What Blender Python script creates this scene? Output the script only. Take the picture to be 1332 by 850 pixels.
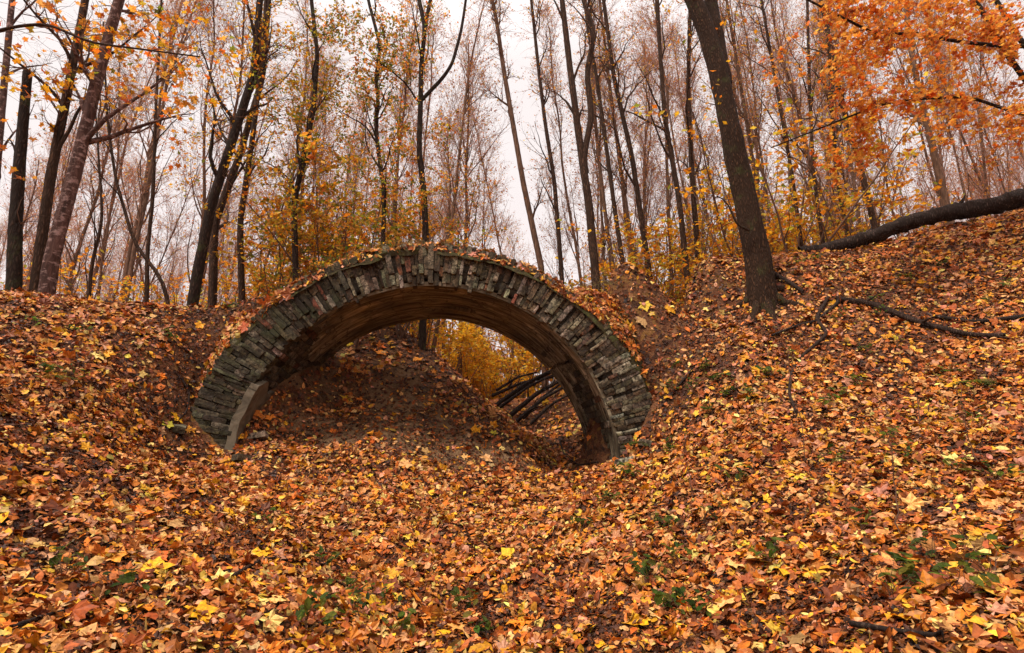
import bpy, math
import numpy as np
R_ = math.radians
for o in list(bpy.data.objects): bpy.data.objects.remove(o)
sc = bpy.context.scene
# ------------------------------------------------------------------ camera
CZ, F, PITCH = 1.0, 703.0, math.atan(180/703.0)
cam = bpy.data.cameras.new('camera'); cam.sensor_width = 36; cam.lens = F/1332*36
cam.clip_start = 0.05; cam.clip_end = 3000
co = bpy.data.objects.new('camera', cam); sc.collection.objects.link(co)
co.location = (0, 0, CZ); co.rotation_euler = (math.pi/2+PITCH, 0, 0); sc.camera = co
# ------------------------------------------------------------------ world, sun
SUN_EL, SUN_AZ = 60, 232
w = bpy.data.worlds.new('World'); sc.world = w; w.use_nodes = True
nt = w.node_tree; nt.nodes.clear()
def N(t, **k):
    n = nt.nodes.new(t)
    for a, b in k.items(): setattr(n, a, b)
    return n
sky = N('ShaderNodeTexSky', sky_type='NISHITA', sun_disc=False, sun_elevation=R_(SUN_EL), sun_rotation=R_(SUN_AZ))
hs = N('ShaderNodeHueSaturation'); hs.inputs['Saturation'].default_value = .12
tc = N('ShaderNodeTexCoord'); cn = N('ShaderNodeTexNoise'); cn.inputs['Scale'].default_value = 2.2; cn.inputs['Detail'].default_value = 4
cr = N('ShaderNodeValToRGB'); cr.color_ramp.elements[0].position = .3; cr.color_ramp.elements[0].color = (8.0, 7.2, 7.1, 1)
cr.color_ramp.elements[1].position = .7; cr.color_ramp.elements[1].color = (9.2, 8.4, 8.25, 1)
sep = N('ShaderNodeSeparateXYZ'); zr = N('ShaderNodeMapRange'); zr.inputs[1].default_value = .65; zr.inputs[2].default_value = 1.0
zr.inputs[3].default_value = 1.0; zr.inputs[4].default_value = 2.2
mu = N('ShaderNodeMix', data_type='RGBA', blend_type='MULTIPLY'); mu.inputs[0].default_value = 1
mx = N('ShaderNodeMix', data_type='RGBA'); mx.inputs[0].default_value = .85
bg = N('ShaderNodeBackground'); bg.inputs[1].default_value = .11
ow = N('ShaderNodeOutputWorld'); L = nt.links.new
L(tc.outputs['Generated'], cn.inputs['Vector']); L(cn.outputs[0], cr.inputs[0])
L(tc.outputs['Generated'], sep.inputs[0]); L(sep.outputs[2], zr.inputs[0])
L(cr.outputs[0], mu.inputs[6]); L(zr.outputs[0], mu.inputs[7])
L(sky.outputs[0], hs.inputs['Color']); L(hs.outputs[0], mx.inputs[6]); L(mu.outputs[2], mx.inputs[7])
L(mx.outputs[2], bg.inputs[0]); L(bg.outputs[0], ow.inputs[0])
sl = bpy.data.lights.new('sun', 'SUN'); sl.energy = 3.0; sl.angle = R_(11); sl.color = (1, .93, .84)
so = bpy.data.objects.new('sun', sl); sc.collection.objects.link(so)
so.rotation_euler = (R_(90-SUN_EL), 0, R_(180-SUN_AZ))
vs = sc.view_settings; vs.view_transform = 'Standard'; vs.look = 'None'; vs.gamma = 1; vs.use_curve_mapping = False
vs.exposure = 0.24
cy = sc.cycles; cy.use_denoising = True; cy.max_bounces = 6; cy.diffuse_bounces = 2; cy.glossy_bounces = 2
cy.transmission_bounces = 4; cy.volume_bounces = 0; cy.transparent_max_bounces = 4; cy.caustics_reflective = False; cy.caustics_refractive = False

# ------------------------------------------------------------------ maths helpers
rng = np.random.default_rng(11)
def ray(u, v):
    u = np.asarray(u, float); v = np.asarray(v, float)
    up = -(v-425)/F
    return np.stack([(u-666)/F+0*up, math.cos(PITCH)-up*math.sin(PITCH), math.sin(PITCH)+up*math.cos(PITCH)], -1)
def at(u, v, Y):                    # a pixel of the photograph at a real distance
    r = ray(u, v); k = np.asarray(Y, float)/r[..., 1]
    return r*k[..., None]+np.array([0, 0, CZ])
def to_px(p):
    d = p-np.array([0, 0, CZ]); c, s = math.cos(PITCH), math.sin(PITCH)
    dep = d[..., 1]*c+d[..., 2]*s; up = -d[..., 1]*s+d[..., 2]*c
    return 666+F*d[..., 0]/dep, 425-F*up/dep, dep
def _h(i, j, k, seed):
    n = (i.astype(np.int64)*374761393+j.astype(np.int64)*668265263+k.astype(np.int64)*2147483647+seed*974634777) & 0xffffffff
    n = ((n ^ (n >> 13))*1274126177) & 0xffffffff
    n = ((n ^ (n >> 16))*2246822519) & 0xffffffff
    return ((n ^ (n >> 15)) & 0xffff)/65535.0
def vn(p, scale=1.0, seed=0):       # value noise -1..1
    q = np.asarray(p, float)*scale
    if q.shape[-1] == 2: q = np.concatenate([q, np.zeros(q.shape[:-1]+(1,))], -1)
    i = np.floor(q); f = q-i; f = f*f*(3-2*f); x, y, z = i[..., 0], i[..., 1], i[..., 2]; r = 0
    for a in (0, 1):
        for b in (0, 1):
            for c in (0, 1):
                wgt = (f[..., 0] if a else 1-f[..., 0])*(f[..., 1] if b else 1-f[..., 1])*(f[..., 2] if c else 1-f[..., 2])
                r = r+wgt*_h(x+a, y+b, z+c, seed)
    return r*2-1
def fbm(p, scale=1.0, seed=0, o=4):
    r, a = 0, 1.0
    for k in range(o): r = r+a*vn(p, scale*2**k, seed+k*7); a *= .5
    return r
def nrm(v): return v/np.maximum(np.linalg.norm(v, axis=-1, keepdims=True), 1e-9)
def sst(a, b, x): t = np.clip((x-a)/(b-a), 0, 1); return t*t*(3-2*t)
def lin(*c):
    c = np.array(c, float)/255; return np.where(c <= .04045, c/12.92, ((c+.055)/1.055)**2.4)

# ------------------------------------------------------------------ mesh building
def build(name, parts, mats, parent=None, origin=(0, 0, 0)):
    """parts: (V, F, colours or None, material index, smooth)"""
    origin = np.asarray(origin, float)
    vs_, cs, li, lt, mi, sm = [], [], [], [], [], []; off = 0
    for V, Fc, C, m, s in parts:
        if len(Fc) == 0: continue
        V = np.asarray(V, float); Fc = np.asarray(Fc)
        vs_.append(V-origin); cs.append(np.tile((.5, .5, .5), (len(V), 1)) if C is None else C)
        li.append((Fc+off).ravel()); lt.append(np.full(len(Fc), Fc.shape[1])); mi.append(np.full(len(Fc), m)); sm.append(np.full(len(Fc), s))
        off += len(V)
    V = np.concatenate(vs_); C = np.concatenate(cs); li = np.concatenate(li); lt = np.concatenate(lt)
    me = bpy.data.meshes.new(name); me.vertices.add(len(V)); me.vertices.foreach_set('co', V.astype(np.float32).ravel())
    me.loops.add(len(li)); me.loops.foreach_set('vertex_index', li.astype(np.int32))
    me.polygons.add(len(lt)); st = np.concatenate([[0], np.cumsum(lt)[:-1]])
    me.polygons.foreach_set('loop_start', st.astype(np.int32)); me.polygons.foreach_set('loop_total', lt.astype(np.int32))
    me.polygons.foreach_set('material_index', np.concatenate(mi).astype(np.int32))
    me.polygons.foreach_set('use_smooth', np.concatenate(sm).astype(bool))
    at_ = me.color_attributes.new('col', 'FLOAT_COLOR', 'POINT')
    at_.data.foreach_set('color', np.concatenate([C, np.ones((len(C), 1))], 1).astype(np.float32).ravel())
    for m in mats: me.materials.append(m)
    me.update(calc_edges=True); me.validate()
    o = bpy.data.objects.new(name, me); sc.collection.objects.link(o)
    if parent is not None: o.parent = parent
    else: o.location = origin
    return o
def tag(o, label=None, cat=None, group=None, kind=None):
    if label: o['label'] = label
    if cat: o['category'] = cat
    if group: o['group'] = group
    if kind: o['kind'] = kind
    return o
def empty(name, loc, label, cat, group=None):
    o = bpy.data.objects.new(name, None); sc.collection.objects.link(o); o.location = tuple(loc); o.empty_display_size = .1
    return tag(o, label, cat, group)
def copy_tree(o, parent=None):
    c = o.copy(); sc.collection.objects.link(c); c.parent = parent
    for ch in list(o.children):
        d = ch.copy(); sc.collection.objects.link(d); d.parent = c
    return c
def tubes(P, R, K=3, cap=False):
    P = np.asarray(P, float); R = np.asarray(R, float); B, n, _ = P.shape
    T = nrm(np.gradient(P, axis=1)); mt = nrm(T.mean(1)); ref = np.where(np.abs(mt[:, 2:3]) > .8, np.array([[1., 0, 0]]), np.array([[0, 0, 1.]]))
    U = nrm(np.cross(T, ref[:, None, :])); W = np.cross(T, U)
    a = np.arange(K)/K*2*math.pi
    V = P[:, :, None]+R[:, :, None, None]*(U[:, :, None]*np.cos(a)[None, None, :, None]+W[:, :, None]*np.sin(a)[None, None, :, None])
    b, i, k = np.meshgrid(np.arange(B), np.arange(n-1), np.arange(K), indexing='ij'); k2 = (k+1) % K
    q = lambda i_, k_: (b*n+i_)*K+k_
    Fc = np.stack([q(i, k), q(i, k2), q(i+1, k2), q(i+1, k)], -1).reshape(-1, 4)
    return V.reshape(-1, 3), Fc
def resample(P, n):
    P = np.asarray(P, float); d = np.r_[0, np.cumsum(np.linalg.norm(np.diff(P, axis=0), axis=1))]; t = np.linspace(0, d[-1], n)
    # smooth through a Catmull-like pass
    Q = np.stack([np.interp(t, d, P[:, k]) for k in range(3)], 1)
    for _ in range(max(1, n//len(P)//2)):
        Q[1:-1] = (Q[:-2]+2*Q[1:-1]+Q[2:])/4
    return Q
def interp_poly(P, idx, t):
    n = P.shape[1]; x = np.clip(t, 0, .9999)*(n-1); i = np.floor(x).astype(int); f = (x-i)[:, None]
    a, b = P[idx, i], P[idx, i+1]
    return a+(b-a)*f, nrm(b-a)
def interp_r(R, idx, t):
    n = R.shape[1]; x = np.clip(t, 0, .9999)*(n-1); i = np.floor(x).astype(int); f = x-i
    return R[idx, i]*(1-f)+R[idx, i+1]*f
def grow(rg, P, R, n, tr, length, spread, upb, npt, rf=.6, wig=.25, rmin=.001, curl=.1, tip=.15):
    B = P.shape[0]; idx = rg.integers(0, B, n); t = rg.uniform(tr[0], tr[1], n)
    s, T = interp_poly(P, idx, t); r0 = np.maximum(interp_r(R, idx, t)*rf, rmin)
    q = nrm(rg.normal(size=(n, 3))); perp = nrm(q-(q*T).sum(1, keepdims=True)*T)
    sp = rg.uniform(.6, 1.25, n)[:, None]*spread
    d = nrm(T*np.cos(sp)+perp*np.sin(sp)+np.array([0, 0, upb]))
    Ln = rg.uniform(length[0], length[1], n)*(1.15-.6*t)
    pts = [s]; p = s
    for k in range(npt-1):
        d = nrm(d+rg.normal(size=(n, 3))*wig+np.array([0, 0, curl]))
        p = p+d*(Ln/(npt-1))[:, None]; pts.append(p)
    rr = r0[:, None]*np.linspace(1, tip, npt)[None]
    return np.stack(pts, 1), rr
def on_polys(rg, P, n, tr=(.2, 1), off=.04):
    idx = rg.integers(0, P.shape[0], n); s, T = interp_poly(P, idx, rg.uniform(tr[0], tr[1], n))
    return s+rg.normal(size=(n, 3))*off
# leaf templates (x along the leaf, z up)
def tmpl_oval(n=1):
    V = np.array([(-.5, 0, 0), (-.2, .27, .06), (.2, .24, .07), (.55, 0, -.02), (.2, -.24, .07), (-.2, -.27, .06), (-.15, 0, 0), (.2, 0, .01)])
    Fc = np.array([(0, 6, 1), (1, 6, 7), (1, 7, 2), (2, 7, 3), (0, 5, 6), (5, 7, 6), (5, 4, 7), (4, 3, 7)])
    return V, Fc
def tmpl_diamond():
    return np.array([(-.5, 0, 0), (0, .3, .07), (.5, 0, 0), (0, -.3, .07)]), np.array([(0, 2, 1), (0, 3, 2)])
def tmpl_maple():
    an = [180, 150, 118, 100, 80, 62, 48, 32, 18, 0]
    rr = [.12, .34, .46, .2, .52, .5, .26, .46, .56, .7]
    rr = [.12, .34, .46, .34, .40, .60, .46, .36, .46, .48, .68]
    an = [180, 146, 128, 108, 88, 68, 56, 38, 26, 12, 0]
    pts = [(r*math.cos(R_(a)), r*math.sin(R_(a))) for a, r in zip(an, rr)]
    pts = pts+[(x, -y) for x, y in pts[-2:0:-1]]
    V = [(-.05, 0, 0)]+[(x, y, .10*abs(y)-.12*(x*x+y*y)+.03*((k*7) % 3-1)) for k, (x, y) in enumerate(pts)]
    n = len(pts)
    return np.array(V), np.array([(0, 1+(k+1) % n, 1+k) for k in range(n)])
def tmpl_crumple(sd):
    g = np.random.default_rng(sd); n = 7
    V = [(0, 0, .1)]+[((.5+.12*g.normal())*math.cos(k/n*6.283), (.36+.1*g.normal())*math.sin(k/n*6.283), g.uniform(-.14, .16)) for k in range(n)]
    return np.array(V), np.array([(0, 1+k, 1+(k+1) % n) for k in range(n)])
def leaves(tm, Cn, Nm, S, col, rg, zs=None):
    V, Fc = tm; n = len(Cn)
    if n == 0: return (np.zeros((0, 3)), np.zeros((0, 3), int), np.zeros((0, 3)))
    Nm = nrm(Nm); q = nrm(rg.normal(size=(n, 3))); X = nrm(q-(q*Nm).sum(1, keepdims=True)*Nm); Yv = np.cross(Nm, X)
    S = np.asarray(S)[:, None, None]; zz = (1 if zs is None else zs[:, None, None])
    asp = rg.uniform(.75, 1.15, n)[:, None, None]
    P = Cn[:, None]+S*(V[None, :, :1]*X[:, None]+V[None, :, 1:2]*asp*Yv[:, None]+V[None, :, 2:]*zz*Nm[:, None])
    Fo = Fc[None]+np.arange(n)[:, None, None]*len(V)
    return P.reshape(-1, 3), Fo.reshape(-1, Fc.shape[1]), np.repeat(col, len(V), axis=0)
def pick(rg, pal, n, jit=.12):
    c = np.array([p[:3] for p in pal]); wt = np.array([p[3] for p in pal]); i = rg.choice(len(pal), n, p=wt/wt.sum())
    return np.clip(c[i]*(1+rg.normal(size=(n, 1))*jit*1.4)*(1+rg.normal(size=(n, 3))*jit*.5), .004, .95)
def PAL(*a): return [tuple(lin(*x[:3]))+(x[3],) for x in a]
LITTER = PAL((184, 104, 42, 3), (160, 82, 32, 3.0), (208, 140, 78, 2.6), (226, 168, 104, 2.0), (118, 62, 30, 2.2), (212, 124, 40, 2.8), (232, 166, 42, 1.8), (206, 142, 108, 1.3), (234, 200, 112, 1.0), (160, 126, 52, .5))
UNDER = PAL((104, 56, 26, 3), (74, 40, 22, 3), (134, 74, 34, 2.2), (54, 30, 19, 2.2), (150, 96, 56, 1.0), (110, 78, 50, .8))
BRIGHT = PAL((235, 168, 28, 3), (232, 140, 34, 3), (226, 190, 60, 1.5), (214, 110, 40, 1.5), (214, 165, 110, 2))
YELLOW = PAL((232, 172, 40, 3), (224, 146, 36, 3), (214, 184, 64, 1.6), (205, 120, 34, 1.6), (150, 150, 50, .7))
ORANGE = PAL((250, 158, 62, 4), (252, 178, 92, 3), (232, 116, 34, 2), (250, 178, 72, 1.8), (214, 118, 70, 1))
OLIVE = PAL((134, 134, 44, 3), (158, 142, 48, 2), (104, 118, 42, 2), (206, 156, 46, 1.4), (180, 104, 42, .8))
GREEN = PAL((88, 112, 40, 3), (112, 130, 48, 2), (66, 92, 38, 2), (140, 140, 56, 1))
PINK = PAL((196, 130, 96, 3), (214, 150, 116, 2), (186, 112, 66, 2), (222, 144, 70, 2))

# ------------------------------------------------------------------ materials
def mat(name, fn):
    m = bpy.data.materials.new(name); m.use_nodes = True; t = m.node_tree; t.nodes.clear()
    out = t.nodes.new('ShaderNodeOutputMaterial'); fn(t, out); return m
class G:
    def __init__(s, t): s.t = t
    def n(s, ty, **k):
        x = s.t.nodes.new(ty)
        for a, b in k.items(): setattr(x, a, b)
        return x
    def l(s, a, b): s.t.links.new(a, b)
    def noise(s, vec, sc_, det=6, rough=.6, dist=0):
        x = s.n('ShaderNodeTexNoise'); x.inputs['Scale'].default_value = sc_; x.inputs['Detail'].default_value = det
        x.inputs['Roughness'].default_value = rough; x.inputs['Distortion'].default_value = dist
        if vec is not None: s.l(vec, x.inputs['Vector'])
        return x.outputs[0]
    def ramp(s, v, st):
        x = s.n('ShaderNodeValToRGB'); e = x.color_ramp.elements
        while len(e) < len(st): e.new(.5)
        for k, (p, c) in enumerate(st): e[k].position = p; e[k].color = tuple(c)+(1,) if len(c) == 3 else c
        s.l(v, x.inputs[0]); return x.outputs[0]
    def mix(s, a, b, f, bt='MIX'):
        x = s.n('ShaderNodeMix', data_type='RGBA', blend_type=bt)
        for inp, v in ((x.inputs[0], f), (x.inputs[6], a), (x.inputs[7], b)):
            if hasattr(v, 'links'): s.l(v, inp)
            elif isinstance(v, (int, float)): inp.default_value = v
            else: inp.default_value = tuple(v)+(1,)
        return x.outputs[2]
    def mapped(s, scale=(1, 1, 1), rnd=True):
        c = s.n('ShaderNodeTexCoord'); m = s.n('ShaderNodeMapping'); m.inputs['Scale'].default_value = scale
        if rnd:
            oi = s.n('ShaderNodeObjectInfo'); a = s.n('ShaderNodeVectorMath', operation='MULTIPLY_ADD')
            cx = s.n('ShaderNodeCombineXYZ')
            for k in range(3): s.l(oi.outputs['Random'], cx.inputs[k])
            s.l(cx.outputs[0], a.inputs[0]); a.inputs[1].default_value = (37, 53, 71); s.l(c.outputs['Object'], a.inputs[2]); s.l(a.outputs[0], m.inputs[0])
        else: s.l(c.outputs['Object'], m.inputs[0])
        return m.outputs[0]
    def col(s): return s.n('ShaderNodeAttribute', attribute_name='col').outputs['Color']
    def bsdf(s, out, colr, rough=.8, h=None, hs=.5, hd=.02, spec=.3, rsock=None):
        b = s.n('ShaderNodeBsdfPrincipled'); b.inputs['Roughness'].default_value = rough; b.inputs['Specular IOR Level'].default_value = spec
        if hasattr(colr, 'links'): s.l(colr, b.inputs['Base Color'])
        else: b.inputs['Base Color'].default_value = tuple(colr)+(1,)
        if rsock is not None: s.l(rsock, b.inputs['Roughness'])
        if h is not None:
            u = s.n('ShaderNodeBump'); u.inputs['Strength'].default_value = hs; u.inputs['Distance'].default_value = hd
            s.l(h, u.inputs['Height']); s.l(u.outputs[0], b.inputs['Normal'])
        if out is not None: s.l(b.outputs[0], out.inputs[0])
        return b
def m_bark(base, light, moss=0.0, sz=1.0, patch=None, crack=0.0):
    def f(t, out):
        g = G(t); v = g.mapped((9*sz, 9*sz, 1.6*sz)); n1 = g.noise(v, 3, 8, .65, .6)
        if crack:
            vo = g.n('ShaderNodeTexVoronoi', feature='DISTANCE_TO_EDGE'); vo.inputs['Scale'].default_value = 1.0
            wv = g.n('ShaderNodeVectorMath', operation='MULTIPLY_ADD'); nn = g.n('ShaderNodeTexNoise'); nn.inputs['Scale'].default_value = 2; g.l(v, nn.inputs[0]); g.l(nn.outputs[1], wv.inputs[0]); wv.inputs[1].default_value = (1.6, 1.6, 1.6)
            v3 = g.mapped((34*sz, 34*sz, 9*sz)); g.l(v3, wv.inputs[2]); g.l(wv.outputs[0], vo.inputs['Vector'])
            n1 = g.mix(n1, g.ramp(vo.outputs[0], [(0, (0, 0, 0)), (.28, (1, 1, 1))]), crack, 'MULTIPLY')
        c = g.ramp(n1, [(.32, [x*.35 for x in base]), (.52, base), (.75, light)])
        v2 = g.mapped((1, 1, 1)); n2 = g.noise(v2, 2.2, 5, .6)
        c = g.mix(c, [x*.5 for x in base], g.ramp(n2, [(.45, (0, 0, 0)), (.7, (.6, .6, .6))]))
        if moss: c = g.mix(c, (.06, .075, .02), g.ramp(g.noise(v2, 4, 6, .7), [(.6-moss*.3, (0, 0, 0)), (.75, (.75, .75, .75))]))
        if patch: c = g.mix(c, patch, g.ramp(g.noise(g.mapped((5, 5, 8)), 2.2, 6, .7), [(.52, (0, 0, 0)), (.62, (.7, .7, .7))]))
        g.bsdf(out, c, .9, n1, .9, .02, .15)
    return f
M = {}
M['bark'] = mat('bark', m_bark((.085, .043, .024), (.23, .125, .072), crack=.45))
M['bark_dark'] = mat('bark_dark', m_bark((.05, .027, .017), (.15, .08, .045), moss=.2, crack=.6))
M['bark_big'] = mat('bark_big', m_bark((.07, .034, .017), (.24, .12, .052), moss=.12, sz=1.3, crack=.75))
M['bark_birch'] = mat('bark_birch', m_bark((.09, .045, .035), (.22, .12, .1), patch=(.42, .27, .24)))
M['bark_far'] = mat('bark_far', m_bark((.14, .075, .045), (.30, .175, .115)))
M['twig'] = mat('twig', lambda t, out: G(t).bsdf(out, (.13, .07, .045), .9, spec=.1))
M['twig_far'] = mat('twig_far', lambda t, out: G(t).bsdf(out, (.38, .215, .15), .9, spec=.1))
M['deadwood'] = mat('deadwood', m_bark((.06, .034, .024), (.22, .14, .10), sz=1.6, crack=.4))
M['blackwood'] = mat('blackwood', m_bark((.055, .035, .027), (.22, .15, .115), sz=1.1, crack=.55))
def f_leaf(tr):
    def f(t, out):
        g = G(t); c = g.col(); v = g.mapped((1, 1, 1), False)
        c = g.mix(c, g.ramp(g.noise(v, 55, 4, .6), [(.35, (.55, .5, .45)), (.6, (1.08, 1.05, 1))]), 1.0, 'MULTIPLY')
        b = g.bsdf(None, c, .55, spec=.25)
        if tr:
            tl = g.n('ShaderNodeBsdfTranslucent'); g.l(c, tl.inputs[0]); m = g.n('ShaderNodeMixShader'); m.inputs[0].default_value = tr
            g.l(b.outputs[0], m.inputs[1]); g.l(tl.outputs[0], m.inputs[2]); g.l(m.outputs[0], out.inputs[0])
        else: g.l(b.outputs[0], out.inputs[0])
    return f
M['litter'] = mat('litter_leaf', f_leaf(0)); M['leaf'] = mat('leaf', f_leaf(.68))
def f_ground(t, out):
    g = G(t); v = g.mapped((1, 1, 1), False); n1 = g.noise(v, 3, 8, .65); n2 = g.noise(v, 40, 6, .7)
    soil = g.ramp(n1, [(.3, (.045, .024, .014)), (.55, (.10, .055, .03)), (.75, (.17, .10, .055))])
    soil = g.mix(soil, (.02, .012, .008), g.ramp(n2, [(.35, (.7, .7, .7)), (.55, (0, 0, 0))]))
    vo = g.n('ShaderNodeTexVoronoi'); vo.inputs['Scale'].default_value = 16; g.l(v, vo.inputs['Vector'])
    sp = g.n('ShaderNodeSeparateColor'); g.l(vo.outputs['Color'], sp.inputs[0])
    lf = g.ramp(sp.outputs[0], [(0, lin(84, 44, 30)), (.25, lin(150, 78, 40)), (.5, lin(186, 104, 52)), (.75, lin(208, 140, 92)), (1, lin(225, 160, 60))])
    a = g.n('ShaderNodeSeparateColor'); g.l(g.col(), a.inputs[0])
    soil = g.mix(soil, g.ramp(n1, [(.35, (.13, .07, .032)), (.6, (.34, .20, .10))]), a.outputs[1])          # bare sandy slip under the arch
    c = g.mix(soil, lf, a.outputs[0]); c = g.mix(c, g.ramp(n2, [(.3, (.45, .42, .4)), (.65, (1, 1, 1))]), 1.0, 'MULTIPLY')
    g.bsdf(out, c, .92, n2, .9, .03, .15)
M['ground'] = mat('ground', f_ground)
def f_brick(t, out):
    g = G(t); v = g.mapped((1, 1, 1), False); c = g.col(); n1 = g.noise(v, 14, 8, .7); n2 = g.noise(v, 3.0, 6, .65); n3 = g.noise(v, 60, 5, .7)
    c = g.mix(c, (.045, .035, .025), g.ramp(n1, [(.40, (.92, .92, .92)), (.57, (0, 0, 0))]))
    n4 = g.noise(v, 34, 7, .75); c = g.mix(c, (.02, .015, .01), g.ramp(n4, [(.40, (.9, .9, .9)), (.52, (0, 0, 0))]))
    c = g.mix(c, (.04, .045, .016), g.ramp(n2, [(.54, (0, 0, 0)), (.70, (.7, .7, .7))]))
    c = g.mix(c, g.ramp(n3, [(.35, (.5, .47, .45)), (.65, (1.1, 1.1, 1.1))]), 1.0, 'MULTIPLY')
    g.bsdf(out, c, .9, n1, .8, .012, .2)
M['brick'] = mat('weathered_brick', f_brick)
def f_mortar(t, out):
    g = G(t); v = g.mapped((1, 1, 1), False); n = g.noise(v, 18, 8, .7)
    g.bsdf(out, g.ramp(n, [(.35, (.022, .017, .012)), (.6, (.075, .06, .042)), (.8, (.16, .14, .10))]), .95, n, 1, .03, .1)
M['mortar'] = mat('mortar', f_mortar)
def f_plaster(t, out):
    g = G(t); a = g.n('ShaderNodeAttribute', attribute_name='col').outputs['Vector']     # col = (arc length, depth, -)
    m1 = g.n('ShaderNodeMapping'); m1.inputs['Scale'].default_value = (1.1, 9, 1); g.l(a, m1.inputs[0])
    m2 = g.n('ShaderNodeMapping'); m2.inputs['Scale'].default_value = (1, 1, 1); g.l(a, m2.inputs[0])
    n1 = g.noise(m1.outputs[0], 1.6, 9, .68, .8); n2 = g.noise(m2.outputs[0], 1.3, 6, .6); n3 = g.noise(m2.outputs[0], 22, 6, .7)
    c = g.ramp(n1, [(.34, (.015, .011, .007)), (.45, (.10, .072, .040)), (.55, (.25, .20, .13)), (.68, (.50, .43, .30))])
    c = g.mix(c, (.03, .02, .012), g.ramp(n2, [(.48, (0, 0, 0)), (.68, (.8, .8, .8))]))
    vo = g.n('ShaderNodeTexVoronoi', feature='DISTANCE_TO_EDGE'); vo.inputs['Scale'].default_value = 2.6
    wm = g.n('ShaderNodeVectorMath', operation='MULTIPLY_ADD'); nn = g.n('ShaderNodeTexNoise'); nn.inputs['Scale'].default_value = 3; nn.inputs['Detail'].default_value = 6; g.l(a, nn.inputs[0]); g.l(nn.outputs[1], wm.inputs[0]); wm.inputs[1].default_value = (.5, .5, .5); g.l(a, wm.inputs[2]); g.l(wm.outputs[0], vo.inputs['Vector'])
    c = g.mix(c, (.012, .009, .006), g.ramp(vo.outputs[0], [(.004, (.85, .85, .85)), (.022, (0, 0, 0))]))
    c = g.mix(c, (.13, .13, .06), g.ramp(n3, [(.5, (0, 0, 0)), (.75, (.45, .45, .45))]))
    g.bsdf(out, c, .85, n1, .5, .02, .25)
M['plaster'] = mat('vault_plaster', f_plaster)
def f_slab(t, out):
    g = G(t); v = g.mapped((1, 1, 1), False); n = g.noise(v, 5, 8, .65, 1.0)
    g.bsdf(out, g.ramp(n, [(.3, (.05, .04, .027)), (.5, (.15, .12, .08)), (.75, (.26, .22, .16))]), .85, n, .5, .02, .2)
M['slab'] = mat('slab_plaster', f_slab)
def f_moss(t, out):
    g = G(t); v = g.mapped((1, 1, 1), False); n = g.noise(v, 12, 8, .7)
    c = g.ramp(n, [(.3, (.02, .014, .008)), (.5, (.06, .045, .02)), (.62, (.075, .08, .025)), (.8, (.13, .08, .04))])
    g.bsdf(out, c, .95, n, 1, .04, .1)
M['earth'] = mat('mossy_earth', f_moss)

# ------------------------------------------------------------------ terrain
AY = R_(-6); TV = np.array([math.cos(AY), -math.sin(AY)]); NV = np.array([math.sin(AY), math.cos(AY)])
SC, ZC, RI, RE, D0, D1 = -.235, .945, 2.10, 2.585, 6.0, 7.5
def arch_pt(s, d, z):
    s, d, z = np.broadcast_arrays(np.asarray(s, float), np.asarray(d, float), np.asarray(z, float))
    return np.stack([s*TV[0]+d*NV[0], s*TV[1]+d*NV[1], z], -1)
CP = [  # foreground
 (0, 850, 1.9), (330, 850, 2.5), (666, 850, 3.15), (1000, 850, 2.45), (1332, 850, 1.75), (0, 750, 2.45), (330, 750, 3.2), (666, 750, 4.0), (1000, 750, 3.1), (1332, 750, 2.25),
 (0, 650, 3.0), (250, 650, 4.1), (480, 650, 5.1), (666, 660, 5.3), (740, 640, 5.6), (830, 650, 4.7), (1000, 650, 4.0), (1332, 650, 3.1),
 # left bank
 (-120, 520, 3.3), (0, 540, 3.7), (150, 560, 4.5), (-150, 370, 4.7), (0, 384, 5.3), (70, 388, 5.5), (120, 398, 5.8), (180, 408, 6.0), (240, 411, 6.3), (0, 460, 4.4), (120, 470, 5.0), (220, 470, 5.7), (235, 540, 5.6), (200, 600, 4.9), (265, 470, 6.1), (300, 425, 6.4), (345, 385, 6.7),
 (290, 580, 5.75), (345, 590, 5.6), (400, 610, 5.5), (380, 545, 6.3),
 # inside the arch: slumped mound
 (430, 520, 6.9), (500, 560, 6.4), (560, 590, 6.2), (600, 620, 5.9), (680, 620, 6.1), (740, 620, 6.2), (765, 612, 6.4), (455, 478, 7.5), (490, 440, 8.3), (515, 428, 8.8), (560, 470, 8.2), (600, 505, 7.9), (640, 545, 7.5), (690, 580, 7.0), (560, 530, 7.2), (600, 560, 6.8),
 # gully behind
 (700, 568, 9.0), (745, 552, 8.6), (770, 570, 7.6), (800, 590, 6.6), (690, 540, 10.6), (740, 505, 10.6), (660, 522, 13), 
 (792, 606, 6.35), (768, 606, 6.9), (752, 596, 7.4), (730, 596, 7.5),
 # right bank
 (822, 588, 6.1), (850, 545, 6.1), (870, 600, 5.4), (855, 500, 6.3), (870, 440, 6.5), (820, 400, 6.7), (790, 378, 6.9), (850, 368, 7.0), (905, 350, 7.6), (990, 388, 6.9), (1010, 336, 8.2), (1110, 328, 8.3), (1200, 308, 8.0), (1270, 292, 7.8), (1332, 276, 7.6), (1500, 215, 7.2),
 (950, 450, 6.1), (1000, 520, 5.3), (1100, 440, 5.9), (1150, 380, 6.7), (1250, 420, 5.8), (1332, 380, 6.0), (1332, 480, 4.8), (1200, 540, 4.7), (1332, 560, 3.9), (1080, 600, 4.3), (1500, 500, 4.2), (930, 590, 4.9)]
cp = at([c[0] for c in CP], [c[1] for c in CP], [c[2] for c in CP])
def bank_z(s):  # the bank just outside the ring, at its two flanks
    return s
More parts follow.
